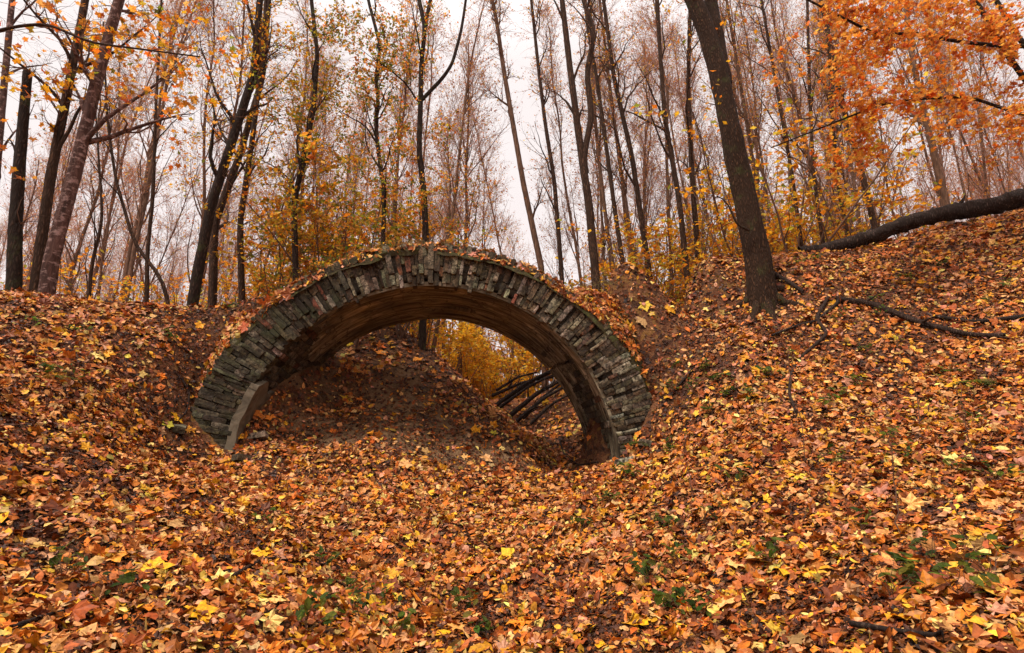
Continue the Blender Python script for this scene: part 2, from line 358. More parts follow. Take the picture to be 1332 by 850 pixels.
EX = [(0, .3, -.1), (0, -3, -.4), (-3, 0, .4), (3, 0, .5), (-6, 1, 2.2), (6.5, 1, 2.8),
      (-5, 8, 2.75), (-9, 8, 2.8), (-8, 13, 2.7), (-4, 10, 2.8), (-3.4, 7.2, 2.75), (-2.6, 9.3, 3.0), (-2.2, 12, 2.7), (2.75, 7.0, 2.85), (-8, 4.5, 2.8), (-3, 16, 2.6), (-9, 20, 2.8),
      (0.6, 16, 2.3), (1, 20, 2.9), (3.0, 11, 3.2), (4.5, 10.5, 3.9), (3.0, 8.6, 3.1), (2.3, 7.6, 2.6), (8, 11, 5.0), (12, 9, 5.6), (9, 5, 5.3), (10, 18, 5.0), (4, 20, 3.9)]
ctl = np.vstack([cp, np.array(EX, float)])
def _tps(r2): return .5*r2*np.log(np.maximum(r2, 1e-12))
n_ = len(ctl); A = np.zeros((n_+3, n_+3)); d2 = ((ctl[:, None, :2]-ctl[None, :, :2])**2).sum(-1)
A[:n_, :n_] = _tps(d2)+np.eye(n_)*.012; A[:n_, n_] = 1; A[:n_, n_+1:] = ctl[:, :2]; A[n_:, :n_] = A[:n_, n_:].T
wt = np.linalg.solve(A, np.r_[ctl[:, 2], 0, 0, 0])
def rbf(x, y):
    x = np.asarray(x, float); y = np.asarray(y, float); xs, ys = x.ravel(), y.ravel(); out = np.empty(len(xs))
    for a in range(0, len(xs), 40000):
        b = slice(a, a+40000); q = (xs[b, None]-ctl[None, :, 0])**2+(ys[b, None]-ctl[None, :, 1])**2
        out[b] = _tps(q)@wt[:n_]+wt[n_]+wt[n_+1]*xs[b]+wt[n_+2]*ys[b]
    return out.reshape(x.shape)
def bare(x, y):     # 1 on the bare earth slip under the arch
    P = np.stack([x, y], -1); q = 0
    for u, v, Y, rx, ry, wg in ((565, 575, 6.5, .75, .6, 1.0), (440, 570, 6.35, .8, .45, .75), (520, 520, 7.1, .8, .8, .72), (650, 600, 6.5, .7, .5, .75), (400, 520, 7, .6, .8, .7)):
        c = at(u, v, Y)[:2]; q = np.maximum(q, wg*np.exp(-(((x-c[0])/rx)**2+((y-c[1])/ry)**2)))
    return sst(.12, .62, q+.20*fbm(P, 2.6, 21, 4)*(q > .05))
def ground_z(x, y):
    x = np.asarray(x, float); y = np.asarray(y, float)
    cx = np.clip(x, -9, 11); cyy = np.clip(y, -2, 19)
    z = rbf(cx, cyy); far = np.hypot(x-cx, y-cyy)
    p = np.stack([x, y], -1)
    pl = 3.3+.06*np.clip(x, -60, 60)+fbm(p, .03, 5, 3)*1.5
    z = z*(1-sst(0, 14, far))+pl*sst(0, 14, far)
    b = fbm(p, 1.7, 3, 3)*.035+fbm(p, 6, 9, 3)*.014
    b = b+(fbm(p, 14, 33, 3)*.016+fbm(p, 5, 35, 3)*.02)*bare(x, y)*(far < .01)
    s = x*TV[0]+y*TV[1]-SC; d = x*NV[0]+y*NV[1]
    return z+b
gx = np.concatenate([-np.geomspace(900, 11, 26)[:-1], np.arange(-11, 11.01, .055), np.geomspace(11, 900, 26)[1:]])
gy = np.concatenate([-np.geomspace(300, 3, 12)[:-1], np.arange(-3, .3, .3), np.arange(.3, 13, .05), np.arange(13, 22, .25), np.geomspace(22, 900, 26)])
XX, YY = np.meshgrid(gx, gy); ZZ = ground_z(XX, YY)
# fast bilinear look-ups for scattering
hx = np.arange(-11, 11.01, .05); hy = np.arange(.3, 20.01, .05); HX, HY = np.meshgrid(hx, hy); HZ = ground_z(HX, HY)
def gz(x, y):
    x = np.clip(x, -10.9, 10.9); y = np.clip(y, .31, 19.9); fx = (x+11)/.05; fy = (y-.3)/.05
    i = np.floor(fx).astype(int); j = np.floor(fy).astype(int); a = fx-i; b = fy-j
    return HZ[j, i]*(1-a)*(1-b)+HZ[j, i+1]*a*(1-b)+HZ[j+1, i]*(1-a)*b+HZ[j+1, i+1]*a*b
def gnorm(x, y):
    e = .08; return nrm(np.stack([-(gz(x+e, y)-gz(x-e, y))/(2*e), -(gz(x, y+e)-gz(x, y-e))/(2*e), np.ones_like(x)], -1))
nY, nX = XX.shape
i, j = np.meshgrid(np.arange(nY-1), np.arange(nX-1), indexing='ij'); q = lambda a, b: (a*nX+b).ravel()
GF = np.stack([q(i, j), q(i, j+1), q(i+1, j+1), q(i+1, j)], -1)
xr, yr = XX.ravel(), YY.ravel(); far_l = np.clip(sst(9, 13, np.hypot(xr, yr)), 0, 1)*.9; bm = bare(xr, yr)
gcol = np.stack([np.maximum(far_l, .25*(1-bm)), bm, 0*bm], -1)
tag(build('ground', [(np.stack([xr, yr, ZZ.ravel()], -1), GF, gcol, 0, True)], [M['ground']]), 'leaf covered banks of the wooded ravine', 'ground', kind='structure')

# ------------------------------------------------------------------ the bridge
bridge = empty('brick_arch_bridge', arch_pt(SC, D0+.7, .9), 'ruined brick arch bridge with plastered vault spanning the leafy ravine', 'bridge')
BO = np.array(bridge.location)
def box_t(n=3):     # rounded, subdivided box surface in -.5...5
    V = []; idx = {}; Fq = []
    def vid(p):
        k = tuple(np.round(p, 5))
        if k not in idx: idx[k] = len(V); V.append(k)
        return idx[k]
    g = np.linspace(-.5, .5, n+1)
    for ax in range(3):
        for sg in (-.5, .5):
            for a in range(n):
                for b in range(n):
                    c = []
                    for (aa, bb) in ((a, b), (a+1, b), (a+1, b+1), (a, b+1)):
                        p = [0, 0, 0]; p[ax] = sg; p[(ax+1) % 3] = g[aa]; p[(ax+2) % 3] = g[bb]; c.append(vid(p))
                    Fq.append(c if sg > 0 else c[::-1])
    return np.array(V), np.array(Fq)
BV, BF = box_t(3)
def bricks(items, seed):
    """items: centre(3), axis a,b,c (3x3), size(3), colour"""
    V, Fc, C = [], [], []
    for k, (c, ax, sz, col) in enumerate(items):
        P = BV.copy(); ln = np.abs(P).max(1); r = np.linalg.norm(P, axis=1)
        P = P*(1-.05*sst(.62, .87, r))[:, None]
        P = P*np.array(sz); W = c+P@ax
        W = W+np.stack([fbm(W, 16, seed+a*31, 3) for a in range(3)], -1)*.0065
        V.append(W); Fc.append(BF+k*len(BV)); C.append(np.tile(col, (len(BV), 1)))
    return np.concatenate(V), np.concatenate(Fc), np.concatenate(C)
rb = np.random.default_rng(5)
def polar(th, r, d): return arch_pt(SC+r*np.cos(th), d, ZC+r*np.sin(th))
BC = PAL((190, 174, 146, 3), (160, 144, 116, 3), (128, 110, 84, 2.5), (208, 194, 168, 1.6), (164, 108, 80, .8), (100, 82, 60, 1.8))
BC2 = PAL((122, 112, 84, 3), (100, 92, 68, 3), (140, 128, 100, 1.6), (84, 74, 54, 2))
n3 = np.r_[NV, 0]
items = []
th0, th1 = R_(2), R_(178); nc = 150
cw = rb.uniform(.6, 1.4, nc); cw = cw/cw.sum()*(th1-th0); ce = th0+np.r_[0, np.cumsum(cw)]
for k in range(nc):
    th = (ce[k]+ce[k+1])/2; e = np.array([math.cos(th), 0, math.sin(th)]); er = np.r_[TV*e[0], e[2]]; et = np.r_[-TV*e[2], e[0]]
    lens = [[.25, .235], [.12, .245, .12], [.235, .25], [.07, .245, .17], [.16, .325], [.12, .12, .245]][rb.integers(0, 6)]
    r = RI+.0+rb.normal()*.012-(.03 if rb.random() < .15 else 0)
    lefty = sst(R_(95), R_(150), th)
    for m, ln in enumerate(lens):
        rc = r+ln/2; r += ln+.004
        if rb.random() < .025: continue
        if m == 0 and rb.random() < .07: continue
        wdt = cw[k]*rc*(.985+rb.normal()*.012); dpt = .13
        out = rb.normal()*.005+(.045 if rb.random() < .07 else 0)*rb.random()+(.035*(m == 0))*rb.random()
        if rc > RE-.16: out += .01*rb.random()+.015
        d = D0+dpt/2+out
        c = polar(th+rb.normal()*.002, rc, d)
        tw = rb.normal()*.012; tw2 = rb.normal()*.03
        e1 = nrm(er+et*tw+n3*tw2); e3 = nrm(n3-e1*(n3@e1)); e2 = np.cross(e3, e1)
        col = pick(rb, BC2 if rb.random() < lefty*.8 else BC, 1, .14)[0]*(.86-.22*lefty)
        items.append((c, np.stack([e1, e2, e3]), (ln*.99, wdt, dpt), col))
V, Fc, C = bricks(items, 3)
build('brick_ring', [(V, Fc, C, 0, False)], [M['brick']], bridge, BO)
# soffit bricks that show where the plaster fell off
for side in (0, 1):
    items = []
    ta, tb = ((R_(-2), R_(50)) if side == 0 else (R_(128), R_(182))); rows = int((tb-ta)*RI/.079)
    for k in range(rows):
        th = ta+(k+.5)/rows*(tb-ta); e = np.array([math.cos(th), 0, math.sin(th)]); er = np.r_[TV*e[0], e[2]]; et = np.r_[-TV*e[2], e[0]]
        d = D0+.14+(k % 2)*.12-.12
        while d < D1-.02:
            ln = min(.24, D1-d)
            if d >= D0+.1 and ln > .08 and rb.random() > .03:
                c = polar(th, RI+.045+rb.normal()*.008, d+ln/2)
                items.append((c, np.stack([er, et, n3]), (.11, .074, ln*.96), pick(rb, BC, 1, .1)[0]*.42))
            d += .25
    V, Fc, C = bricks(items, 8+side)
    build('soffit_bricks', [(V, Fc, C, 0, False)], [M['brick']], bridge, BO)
# mortar and rubble body
def shell(r_of, d_of, tA, tB, nt_, ndp, matn, colf=None):
    th, dd = np.meshgrid(np.linspace(tA, tB, nt_), np.linspace(0, 1, ndp), indexing='ij')
    return th, dd
th = np.linspace(R_(-4), R_(184), 260)
sec = [(RE-.045, D0+.055), (RI+.06, D0+.055), (RI+.065, D1-.03), (RE+.02, D1-.03)]
P = []
for a in range(4):
    r1, e1_ = sec[a]; r2, e2_ = sec[(a+1) % 4]
    for t_ in np.linspace(0, 1, 7)[:-1]: P.append((r1+(r2-r1)*t_, e1_+(e2_-e1_)*t_))
P = np.array(P); K = len(P)
W = polar(th[:, None], P[None, :, 0], P[None, :, 1]); W = W+np.stack([fbm(W, 7, 40+a, 4) for a in range(3)], -1)*.016
i, k = np.meshgrid(np.arange(len(th)-1), np.arange(K), indexing='ij')
Fc = np.stack([i*K+k, i*K+(k+1) % K, (i+1)*K+(k+1) % K, (i+1)*K+k], -1).reshape(-1, 4)
build('rubble_core', [(W.reshape(-1, 3), Fc, None, 0, True)], [M['mortar']], bridge, BO)
# plaster lining of the vault
nt_, nd_ = 420, 90
th, dd = np.meshgrid(np.linspace(R_(1), R_(179), nt_), np.linspace(0, 1, nd_), indexing='ij')
dep = D0+.05+dd*(D1-D0-.03)
pq = np.stack([th*RI*1.0, dep], -1)
deg = np.degrees(th); nz = fbm(pq, 1.6, 61, 5)*.5
keep = np.ones_like(th)
keep -= sst(0, 1, (36-deg)/6+nz*3)*(1-np.maximum(sst(.24, .14, dd+nz*.05)*(deg > 3), sst(.74, .80, dd+nz*.05+np.clip(18-deg, 0, 20)*.02)*(deg > 10)))
keep -= sst(0, 1, (deg-132)/5+nz*3)
hole = ((deg-82)/7)**2+((dd-.62)/.10)**2+nz*1.2
keep -= (hole < 1)*1.0
keep -= sst(.85, .95, nz+(.5-np.abs(dd-.5))*-.2)*.6
keep -= (np.abs(deg-38-nz*2-dd*3) < .5)*1.0*(dd > .3)
keep[:, 0] *= (vn(pq[:, 0], 9, 77) > -.5)
rr = RI-.014+.022*fbm(np.stack([th*RI*.8, dep*9], -1), 1.0, 71, 4)
W1 = polar(th, rr, dep); W2 = polar(th, rr+.05, dep)
arc = np.stack([th*RI, dep, 0*dep], -1).reshape(-1, 3)
kf = (keep[:-1, :-1]+keep[1:, :-1]+keep[:-1, 1:]+keep[1:, 1:])/4 > .5
i, j = np.nonzero(kf); q = lambda a, b: a*nd_+b; o2 = nt_*nd_
F1 = np.stack([q(i, j), q(i+1, j), q(i+1, j+1), q(i, j+1)], -1)
def pad(di, dj):
    k2 = np.zeros_like(kf); src = kf[max(0, di):kf.shape[0]+min(0, di), max(0, dj):kf.shape[1]+min(0, dj)]
    k2[max(0, -di):kf.shape[0]+min(0, -di), max(0, -dj):kf.shape[1]+min(0, -dj)] = src; return k2
sides = []
for di, dj, a, b in ((0, -1, (0, 0), (1, 0)), (0, 1, (1, 1), (0, 1)), (-1, 0, (0, 1), (0, 0)), (1, 0, (1, 0), (1, 1))):
    ii, jj = np.nonzero(kf & ~pad(di, dj)); A1 = q(ii+a[0], jj+a[1]); B1 = q(ii+b[0], jj+b[1]); sides.append(np.stack([B1, A1, A1+o2, B1+o2], -1))
Fs = np.concatenate([F1]+sides)
build('vault_plaster', [(np.concatenate([W1.reshape(-1, 3), W2.reshape(-1, 3)]), Fs, np.concatenate([arc, arc]), 0, False)], [M['plaster']], bridge, BO)
# the slab of plaster still standing at the left foot
tq, dq = np.meshgrid(np.linspace(R_(154), R_(176), 60), np.linspace(0, 1, 30), indexing='ij'); gq = np.degrees(tq)
dq2 = D0+.0+dq*(.95-.018*np.clip(160-gq, 0, 20)+.08*vn(np.stack([gq*.3, 0*gq], -1), 1, 4)); rq = RI-.045+.012*fbm(np.stack([gq*.1, dq2*3], -1), 1.5, 12, 4); tq2 = tq+.035*vn(np.stack([dq*4, 0*dq], -1), 1, 8)*(gq < 156)
W1 = polar(tq2, rq, dq2); W2 = polar(tq2, rq+.09, dq2); m1, m2 = tq.shape; i, j = np.meshgrid(np.arange(m1-1), np.arange(m2-1), indexing='ij'); q = lambda a, b: (a*m2+b).ravel()
bd = np.r_[np.arange(m2), np.arange(1, m1)*m2+m2-1, (m1-1)*m2+np.arange(m2-2, -1, -1), np.arange(m1-2, 0, -1)*m2]; bn = np.roll(bd, -1)
build('plaster_slab', [(np.concatenate([W1.reshape(-1, 3), W2.reshape(-1, 3)]), np.concatenate([np.stack([q(i, j), q(i+1, j), q(i+1, j+1), q(i, j+1)], -1), np.stack([bn, bd, bd+m1*m2, bn+m1*m2], -1)]), None, 0, False)], [M['slab']], bridge, BO)
# earth and moss lying over the ring
def cover_top(s, d):
    r = s-SC; ze = ZC+np.sqrt(np.maximum((RE+.02)**2-r**2, 0))
    lvl = np.where(r < 0, 2.74-.02*(r+2), 3.12+.12*(r-1.5)); p = np.stack([s, d], -1)
    lvl = lvl+.05*fbm(p, 1.1, 95, 3); wv = sst(1.15, 1.7, np.abs(r)); a = ze+.04
    return np.where(np.abs(r) < 1.1, a, np.maximum(a, a+(lvl-a)*wv))+.04*fbm(p, 3.2, 91, 4)
ns_, nw_ = 320, 70
ss = np.repeat(np.linspace(SC-RE-.25, SC+RE+.25, ns_)[:, None], nw_, 1); wv = np.repeat(np.linspace(0, 1, nw_)[None], ns_, 0)
ze = ZC+np.sqrt(np.maximum((RE-.04)**2-(ss-SC)**2, 0)); zt0 = cover_top(ss, np.full_like(ss, D0+.6)); hh = np.maximum(zt0-ze, .03)
fr = np.minimum(.07+.50*hh, 1.0)
# section: up the front slope, over the top, down the back
f1 = np.clip(wv/.38, 0, 1); f2 = np.clip((wv-.38)/.5, 0, 1); f3 = np.clip((wv-.88)/.12, 0, 1)
lip = (-.10+.07*vn(np.stack([ss, ss*0], -1), 5, 15)+.03*vn(np.stack([ss, ss*0], -1), 17, 19))*np.exp(-np.abs(ss-SC)**2/5)
sd = D0+.045+lip*(1-f1)+fr*f1**1.3+(D1+.06-(D0+.045)-fr)*f2+.03*f3; cz_ = ze-.05+.8*lip*(1-f1)+(hh+.05)*f1**.75; zt_ = cover_top(ss, sd)
zz = np.where(wv < .38, cz_+(zt_-zt0)*f1, np.where(wv < .88, zt_, zt_-(zt_-ze+.08)*f3))
pw = np.stack([ss, sd, zz], -1); rgh = np.minimum(wv/.06, 1)
sd = sd+fbm(pw, 4, 101, 4)*.035*rgh; zz = zz+fbm(pw, 5, 111, 4)*.02*rgh
T1 = arch_pt(ss, sd, zz); i, j = np.meshgrid(np.arange(ns_-1), np.arange(nw_-1), indexing='ij'); q = lambda a, b: (a*nw_+b).ravel()
build('earth_cover', [(T1.reshape(-1, 3), np.stack([q(i, j), q(i+1, j), q(i+1, j+1), q(i, j+1)], -1), None, 0, True)], [M['earth']], bridge, BO)
CVP, CVN = T1, nrm(np.cross(np.gradient(T1, axis=0), np.gradient(T1, axis=1)))

# ------------------------------------------------------------------ leaf litter
rl = np.random.default_rng(31)
def scatter_ground(n, Ymin, Ymax, pw=1.0):
    Y = Ymin+(Ymax-Ymin)*rl.random(n)**pw; X = (rl.random(n)*2-1)*(Y*1.04+.5)
    return X, Y
parts = []
def litter_at(X, Y, Z, Nm, size, pal, big=False, lift=.016, tilt=.38, base=.004):
    n = len(X); Nn = nrm(Nm+rl.normal(size=(n, 3))*tilt*(.4+rl.random((n, 1))*1.2))
    Cn = np.stack([X, Y, Z], -1)+Nm*(rl.random((n, 1))*lift+base); col = pick(rl, pal, n, .14)*.92
    kind = rl.random(n); S = size*np.clip(np.exp(rl.normal(size=n)*.34), .45, 1.9); zs = rl.uniform(.3, 2.4, n)*np.where(rl.random(n) < .3, -1, 1)
    for a, b, tm, sc_ in (((2, 3, MAPLE, 1.25),) if big else ((0, .42, tmpl_oval(), 1.), (.42, .6, tmpl_crumple(1), .95), (.6, .78, tmpl_crumple(2), .95), (.78, .9, tmpl_diamond(), .9), (.9, 1, tmpl_maple(), 1.7))):
        m = (kind >= a) & (kind < b) if not big else np.ones(n, bool)
        V_, F_, C_ = leaves(tm, Cn[m], Nn[m], S[m]*sc_, col[m], rl, zs[m]); parts.append((V_, F_, C_, 0, False))
MAPLE = tmpl_maple()
DARK = [(872, 455, 6.35, .22, .5), (900, 440, 6.3, .35, .2), (262, 470, 6.0, .3, .45), (250, 530, 5.6, .35, .3), (300, 440, 6.3, .3, .3), (770, 600, 6.9, .4, .5), (545, 455, 8.3, .3, .8), (1025, 455, 6.0, .4, .12), (640, 548, 7.3, .25, .4)]
def dark(x, y):
    q = 0
    for u, v, Yd, rx, ry in DARK:
        c = at(u, v, Yd)[:2]; q = np.maximum(q, np.exp(-(((x-c[0])/rx)**2+((y-c[1])/ry)**2)))
    return q
def inside(X, Y):   # not through the ring masonry
    s = X*TV[0]+Y*TV[1]-SC; d = X*NV[0]+Y*NV[1]; z = gz(X, Y)-ZC; r = np.hypot(s, z)
    return ~((d > D0-.03) & (d < D1+.05) & (r > RI-.05) & (r < RE+.02) & (z > 0))
def sunk(X, Y):     # under the vault less litter
    return bare(X, Y)
zc = fbm(np.zeros((1, 2)), 1)
for n, y0, y1, sz in ((52000, 1.2, 3.2, .036), (84000, 3.0, 5.2, .039), (92000, 5.0, 7.6, .044), (56000, 7.4, 11.5, .056)):
    for lay in (0, 1):
        m = int(n*(.6 if lay == 0 else .62)); X, Y = scatter_ground(m, y0, y1); p2 = np.stack([X, Y], -1)
        dens = (.9 if lay == 0 else .54+.25*fbm(p2, 1.1, 51, 3)+.45*fbm(p2, 6, 57, 2)); keep_ = (rl.random(m) < dens*(1-(.5 if lay == 0 else .84)*sunk(X, Y))*(1-(.3 if lay == 0 else .85)*dark(X, Y))) & inside(X, Y) & (np.abs(X) < 10.8)
        X, Y = X[keep_], Y[keep_]; litter_at(X, Y, gz(X, Y), gnorm(X, Y), sz*(.9 if lay == 0 else 1.12), UNDER if lay == 0 else LITTER, False, .012 if lay == 0 else .034, .3 if lay == 0 else .5, .002 if lay == 0 else .010)
for n, y0, y1 in ((34000, 1.2, 3.6), (52000, 3.4, 6.4), (26000, 6, 9)):   # crumbs of old leaves
    X, Y = scatter_ground(n, y0, y1); k_ = inside(X, Y) & (np.abs(X) < 10.8) & (rl.random(n) > .5*sunk(X, Y)); X, Y = X[k_], Y[k_]
    litter_at(X, Y, gz(X, Y), gnorm(X, Y), .017+.004*(y0 > 3), UNDER+LITTER[:2], False, .03, .7)
for n, y0, y1, sz in ((560, 1.4, 5, .074), (900, 4, 9, .078)):
    X, Y = scatter_ground(n, y0, y1); k_ = inside(X, Y) & (rl.random(n) > sunk(X, Y)*.9) & (rl.random(n) < np.where(X < .5, 1, .45)); X, Y = X[k_], Y[k_]
    litter_at(X, Y, gz(X, Y), gnorm(X, Y), sz, BRIGHT, True, .03, .3)
n = 2600; X, Y = scatter_ground(n, 1.4, 7); k_ = inside(X, Y) & (rl.random(n) > sunk(X, Y)*.8); litter_at(X[k_], Y[k_], gz(X[k_], Y[k_]), gnorm(X[k_], Y[k_]), .062, BRIGHT, False, .03, .3)
# on the crown and haunches of the bridge
n = 30000; i_ = rl.integers(1, ns_-1, n); j_ = rl.integers(int(.05*nw_), int(.9*nw_), n); r_ = np.abs(CVP[i_, j_]@np.r_[TV, 0]-SC)
k_ = rl.random(n) < np.where(r_ > 1.3, .95, .16)*np.where(j_ < .3*nw_, .55, 1); i_, j_ = i_[k_], j_[k_]; P = CVP[i_, j_]+(CVP[i_, j_+1]-CVP[i_, j_])*rl.random((len(i_), 1))+(CVP[i_+1, j_]-CVP[i_, j_])*rl.random((len(i_), 1))
litter_at(P[:, 0], P[:, 1], P[:, 2], CVN[i_, j_]*np.sign(CVN[i_, j_][:, 2:]+1e-6), .055, LITTER, False, .02, .45)
tag(build('leaf_litter', parts, [M['litter']]), 'brown, tan and orange fallen leaves covering the ravine', 'leaf litter', kind='stuff')

# ------------------------------------------------------------------ trees
def trunk_mesh(path, R0, R1, n, K, rough=.06, seed=0, flare=.35, cap=False, pw=1.0):
    Pp = resample(path, n); t = np.linspace(0, 1, n); Rr = R0+(R1-R0)*t**pw
    hgt = np.r_[0, np.cumsum(np.linalg.norm(np.diff(Pp, axis=0), axis=1))]
    Rf = Rr*(1+flare*np.exp(-hgt/(R0*3.0)))
    V, Fc = tubes(Pp[None], Rf[None], K)
    ctr = np.repeat(Pp, K, axis=0); dv = V-ctr
    q = V*np.array([1, 1, .35])/max(R0, .03)
    V = ctr+dv*(1+rough*fbm(q, 1.6, seed, 3)+.25*flare*np.exp(-np.repeat(hgt, K)/(R0*2.5))*vn(nrm(dv), 2.5, seed+3))[:, None]
    if cap:
        V = np.vstack([V, Pp[-1:]+np.array([[0, 0, -.02]])]); b = (n-1)*K
        V[b:b+K, 2] += vn(V[b:b+K], 30, 7)*.05
        return Pp, Rr, [(V, Fc, None, 0, True), (V, np.array([(b+k, b+(k+1) % K, len(V)-1) for k in range(K)]), None, 0, False)]
    return Pp, Rr, [(V, Fc, None, 0, True)]
def px_path(pts, Y, ext=3.0):
    """a trunk through pixels at distance Y, carried down to the ground and on upward"""
    P = [at(u, v, y) for (u, v), y in zip(pts, np.full(len(pts), Y) if np.isscalar(Y) else Y)]
    b = P[0]; g = float(ground_z(b[0], b[1]))
    if True: P = [np.array([b[0]-(P[1][0]-b[0])*.12, b[1], min(g, b[2])-.45])]+P
    if ext: P.append(P[-1]+nrm(P[-1]-P[-2])*ext)
    return np.array(P)
def make_tree(name, label, pts, Y, w0, w1, seed, bark='bark', ext=3.0, limbs=10, sub=5, twigs=4, llen=(1.0, 2.4), lt=(.25, 1), leafn=0, pal=YELLOW, lsz=.06,
              cat='tree', group=None, far=False, K=12, extra=None, forks=(), spread=.75, upb=.35, flare=.35, rough=.06, tmp=None, twr=1.0, cap=False, leaf_t=(.2, 1)):
    rg = np.random.default_rng(seed); path = px_path(pts, Y, ext); Ym = float(np.mean(Y)); uc = pts[len(pts)//2][0]; kc = .82/math.sqrt(1+((uc-666)/F)**2); r0, r1 = w0*Ym/F/2*kc, w1*Ym/F/2*kc
    o = empty(name, (path[0][0], path[0][1], float(ground_z(path[0][0], path[0][1]))), label, cat, group); O = np.array(o.location)
    ln = np.linalg.norm(np.diff(path, axis=0), axis=1).sum()
    Pp, Rr, prt = trunk_mesh(path, r0, r1*.8 if ext else r1, int(max(14, ln/.09)) if K > 8 else 24, K, rough, seed, flare, cap)
    leafpal_ = pal
    Ps, Rs = [Pp[None][:, ::max(1, len(Pp)//16)]], [Rr[None][:, ::max(1, len(Pp)//16)]]
    lim = []
    for fp, fy, fw0, fw1 in forks:
        if len(leafpal_) and len(fp) == 4: fp = [p for a, b in zip(fp[:-1], fp[1:]) for p in (a, ((a[0]+b[0])/2+rg.normal()*7, (a[1]+b[1])/2+rg.normal()*9))]+[fp[-1]]
        q_ = np.array([at(u, v, y) for (u, v), y in zip(fp, np.full(len(fp), fy))]); q_ = np.vstack([q_, q_[-1]+nrm(q_[-1]-q_[-2])*ext*.8])
        f2, fr, pr = trunk_mesh(q_, fw0*fy/F/2, fw1*fy/F/2*.7, 40, max(6, K-4), rough, seed+9, 0); prt += pr; lim.append((resample(f2, 16)[None], np.interp(np.linspace(0, 1, 16), np.linspace(0, 1, len(fr)), fr)[None]))
    N0 = resample(Pp, 16)[None]; R0_ = np.interp(np.linspace(0, 1, 16), np.linspace(0, 1, len(Rr)), Rr)[None]
    AP = np.concatenate([N0]+[a for a, _ in lim]); AR = np.concatenate([R0_]+[b for _, b in lim])
    tw = []; lp = []
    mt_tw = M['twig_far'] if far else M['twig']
    if limbs:
        P1, R1 = grow(rg, AP, AR, limbs, lt, llen, spread, upb, 9, .5, .16, .006*twr, .06); prt.append(tubes(P1, R1, 6)+(None, 0, True))
        if sub:
            P2, R2 = grow(rg, P1, R1, limbs*sub, (.15, 1), (llen[0]*.35, llen[1]*.5), .8, .1, 6, .55, .25, .0032*twr, .03); tw.append(tubes(P2, R2, 4)+(None, 0, True)); lp.append(P2)
            P3, R3 = grow(rg, np.concatenate([P2, P1[:, ::2][:, :5].repeat(1, 0)[:, :5]] if False else [P2]), R2, limbs*sub*twigs, (.15, 1), (.15, .5), .8, 0, 4, .6, .3, .0018*twr, 0); tw.append(tubes(P3, R3, 3)+(None, 0, True)); lp.append(P3)
    if extra:
        for (Q, QR) in extra(rg, AP, AR): tw.append(tubes(Q, QR, 4)+(None, 0, True)); lp.append(Q)
    build('trunk', prt, [M[bark]], o, O)
    if leafn and lp:
        per = leafn//len(lp)
        for Q in lp:
            Cn = on_polys(rg, Q, per, leaf_t, .025); Nm = nrm(np.array([0, 0, 1.])+rg.normal(size=(per, 3))*.7)
            V_, F_, C_ = leaves(tmp or (MAPLE if lsz >= .085 else tmpl_diamond()), Cn, Nm, lsz*(.6+.8*rg.random(per)), pick(rg, pal, per, .12), rg, rg.uniform(-1.5, 2, per)); tw.append((V_, F_, C_, 1, False))
    if tw: build('crown', tw, [mt_tw, M['leaf']], o, O)
    return o
def sprays(regions, n, seed=0):     # boughs that reach out from the limbs to points in given regions: (u0,v0,u1,v1,Y0,Y1,weight)
    def f(rg, AP, AR):
        wts = np.array([r[6] for r in regions], float); k = rg.choice(len(regions), n, p=wts/wts.sum()); g_ = np.array([r[:6] for r in regions], float)[k]
        tg = at(rg.uniform(g_[:, 0], g_[:, 2]), rg.uniform(g_[:, 1], g_[:, 3]), rg.uniform(g_[:, 4], g_[:, 5]))
        src = AP.reshape(-1, 3); sr = AR.reshape(-1); b = np.argmin(((tg[:, None]-src[None])**2).sum(-1)+rg.random((n, len(src)))*1.2+2.0*np.abs(np.minimum(tg[:, None, 2]-src[None, :, 2]-.1, 0)), 1)
        s = src[b]; t = np.linspace(0, 1, 9)[None, :, None]; ln = np.linalg.norm(tg-s, axis=1)[:, None, None]
        Q = s[:, None]+(tg-s)[:, None]*t+np.array([0, 0, .16])*ln*np.sin(t*math.pi)+np.cumsum(rg.normal(size=(n, 9, 3))*.022, 1)*ln*np.sin(t*math.pi*.5)
        QR = np.maximum(.0028*ln[:, 0], .003)*np.linspace(1, .25, 9)[None]
        P2, R2 = grow(rg, Q, QR, n*7, (.45, 1), (.25, .6), .8, 0, 5, .6, .22, .0018, -.03)
        return [(Q, QR), (P2, R2), grow(rg, P2, R2, n*12, (.2, 1), (.1, .28), .8, 0, 4, .6, .25, .0014, -.03)]
    return f
T = make_tree
# --- left group
T('tree_stump', 'tall dark snapped tree stump at the left edge of the bank', [(18, 384), (20, 290), (28, 180), (36, 94)], 5.9, 31, 19, 1, 'bark_dark', ext=0, limbs=3, sub=3, llen=(.3, .7), K=18, cap=True, cat='dead tree', flare=.2)
T('birch_tree', 'slim leaning birch beside the snapped stump, middle of three left trunks', [(46, 388), (50, 340), (67, 222), (88, 119), (111, 0)], 6.0, 23, 15, 2, 'bark', limbs=9, llen=(.8, 2), K=14, leafn=240, pal=YELLOW, lsz=.09)
T('birch_tree', 'mottled reddish birch leaning right, thickest of the left trunks', [(60, 390), (66, 340), (98, 222), (129, 93), (155, 0)], 5.8, 31, 21, 3, 'bark_birch', limbs=9, llen=(.8, 2), K=18, leafn=160, pal=ORANGE, lsz=.09)
T('birch_tree', 'pinkish leaning trunk cut by the upper left corner', [(-22, 380), (-8, 260), (2, 145), (16, 0)], 8, 20, 13, 4, 'bark_birch', limbs=8, K=12)
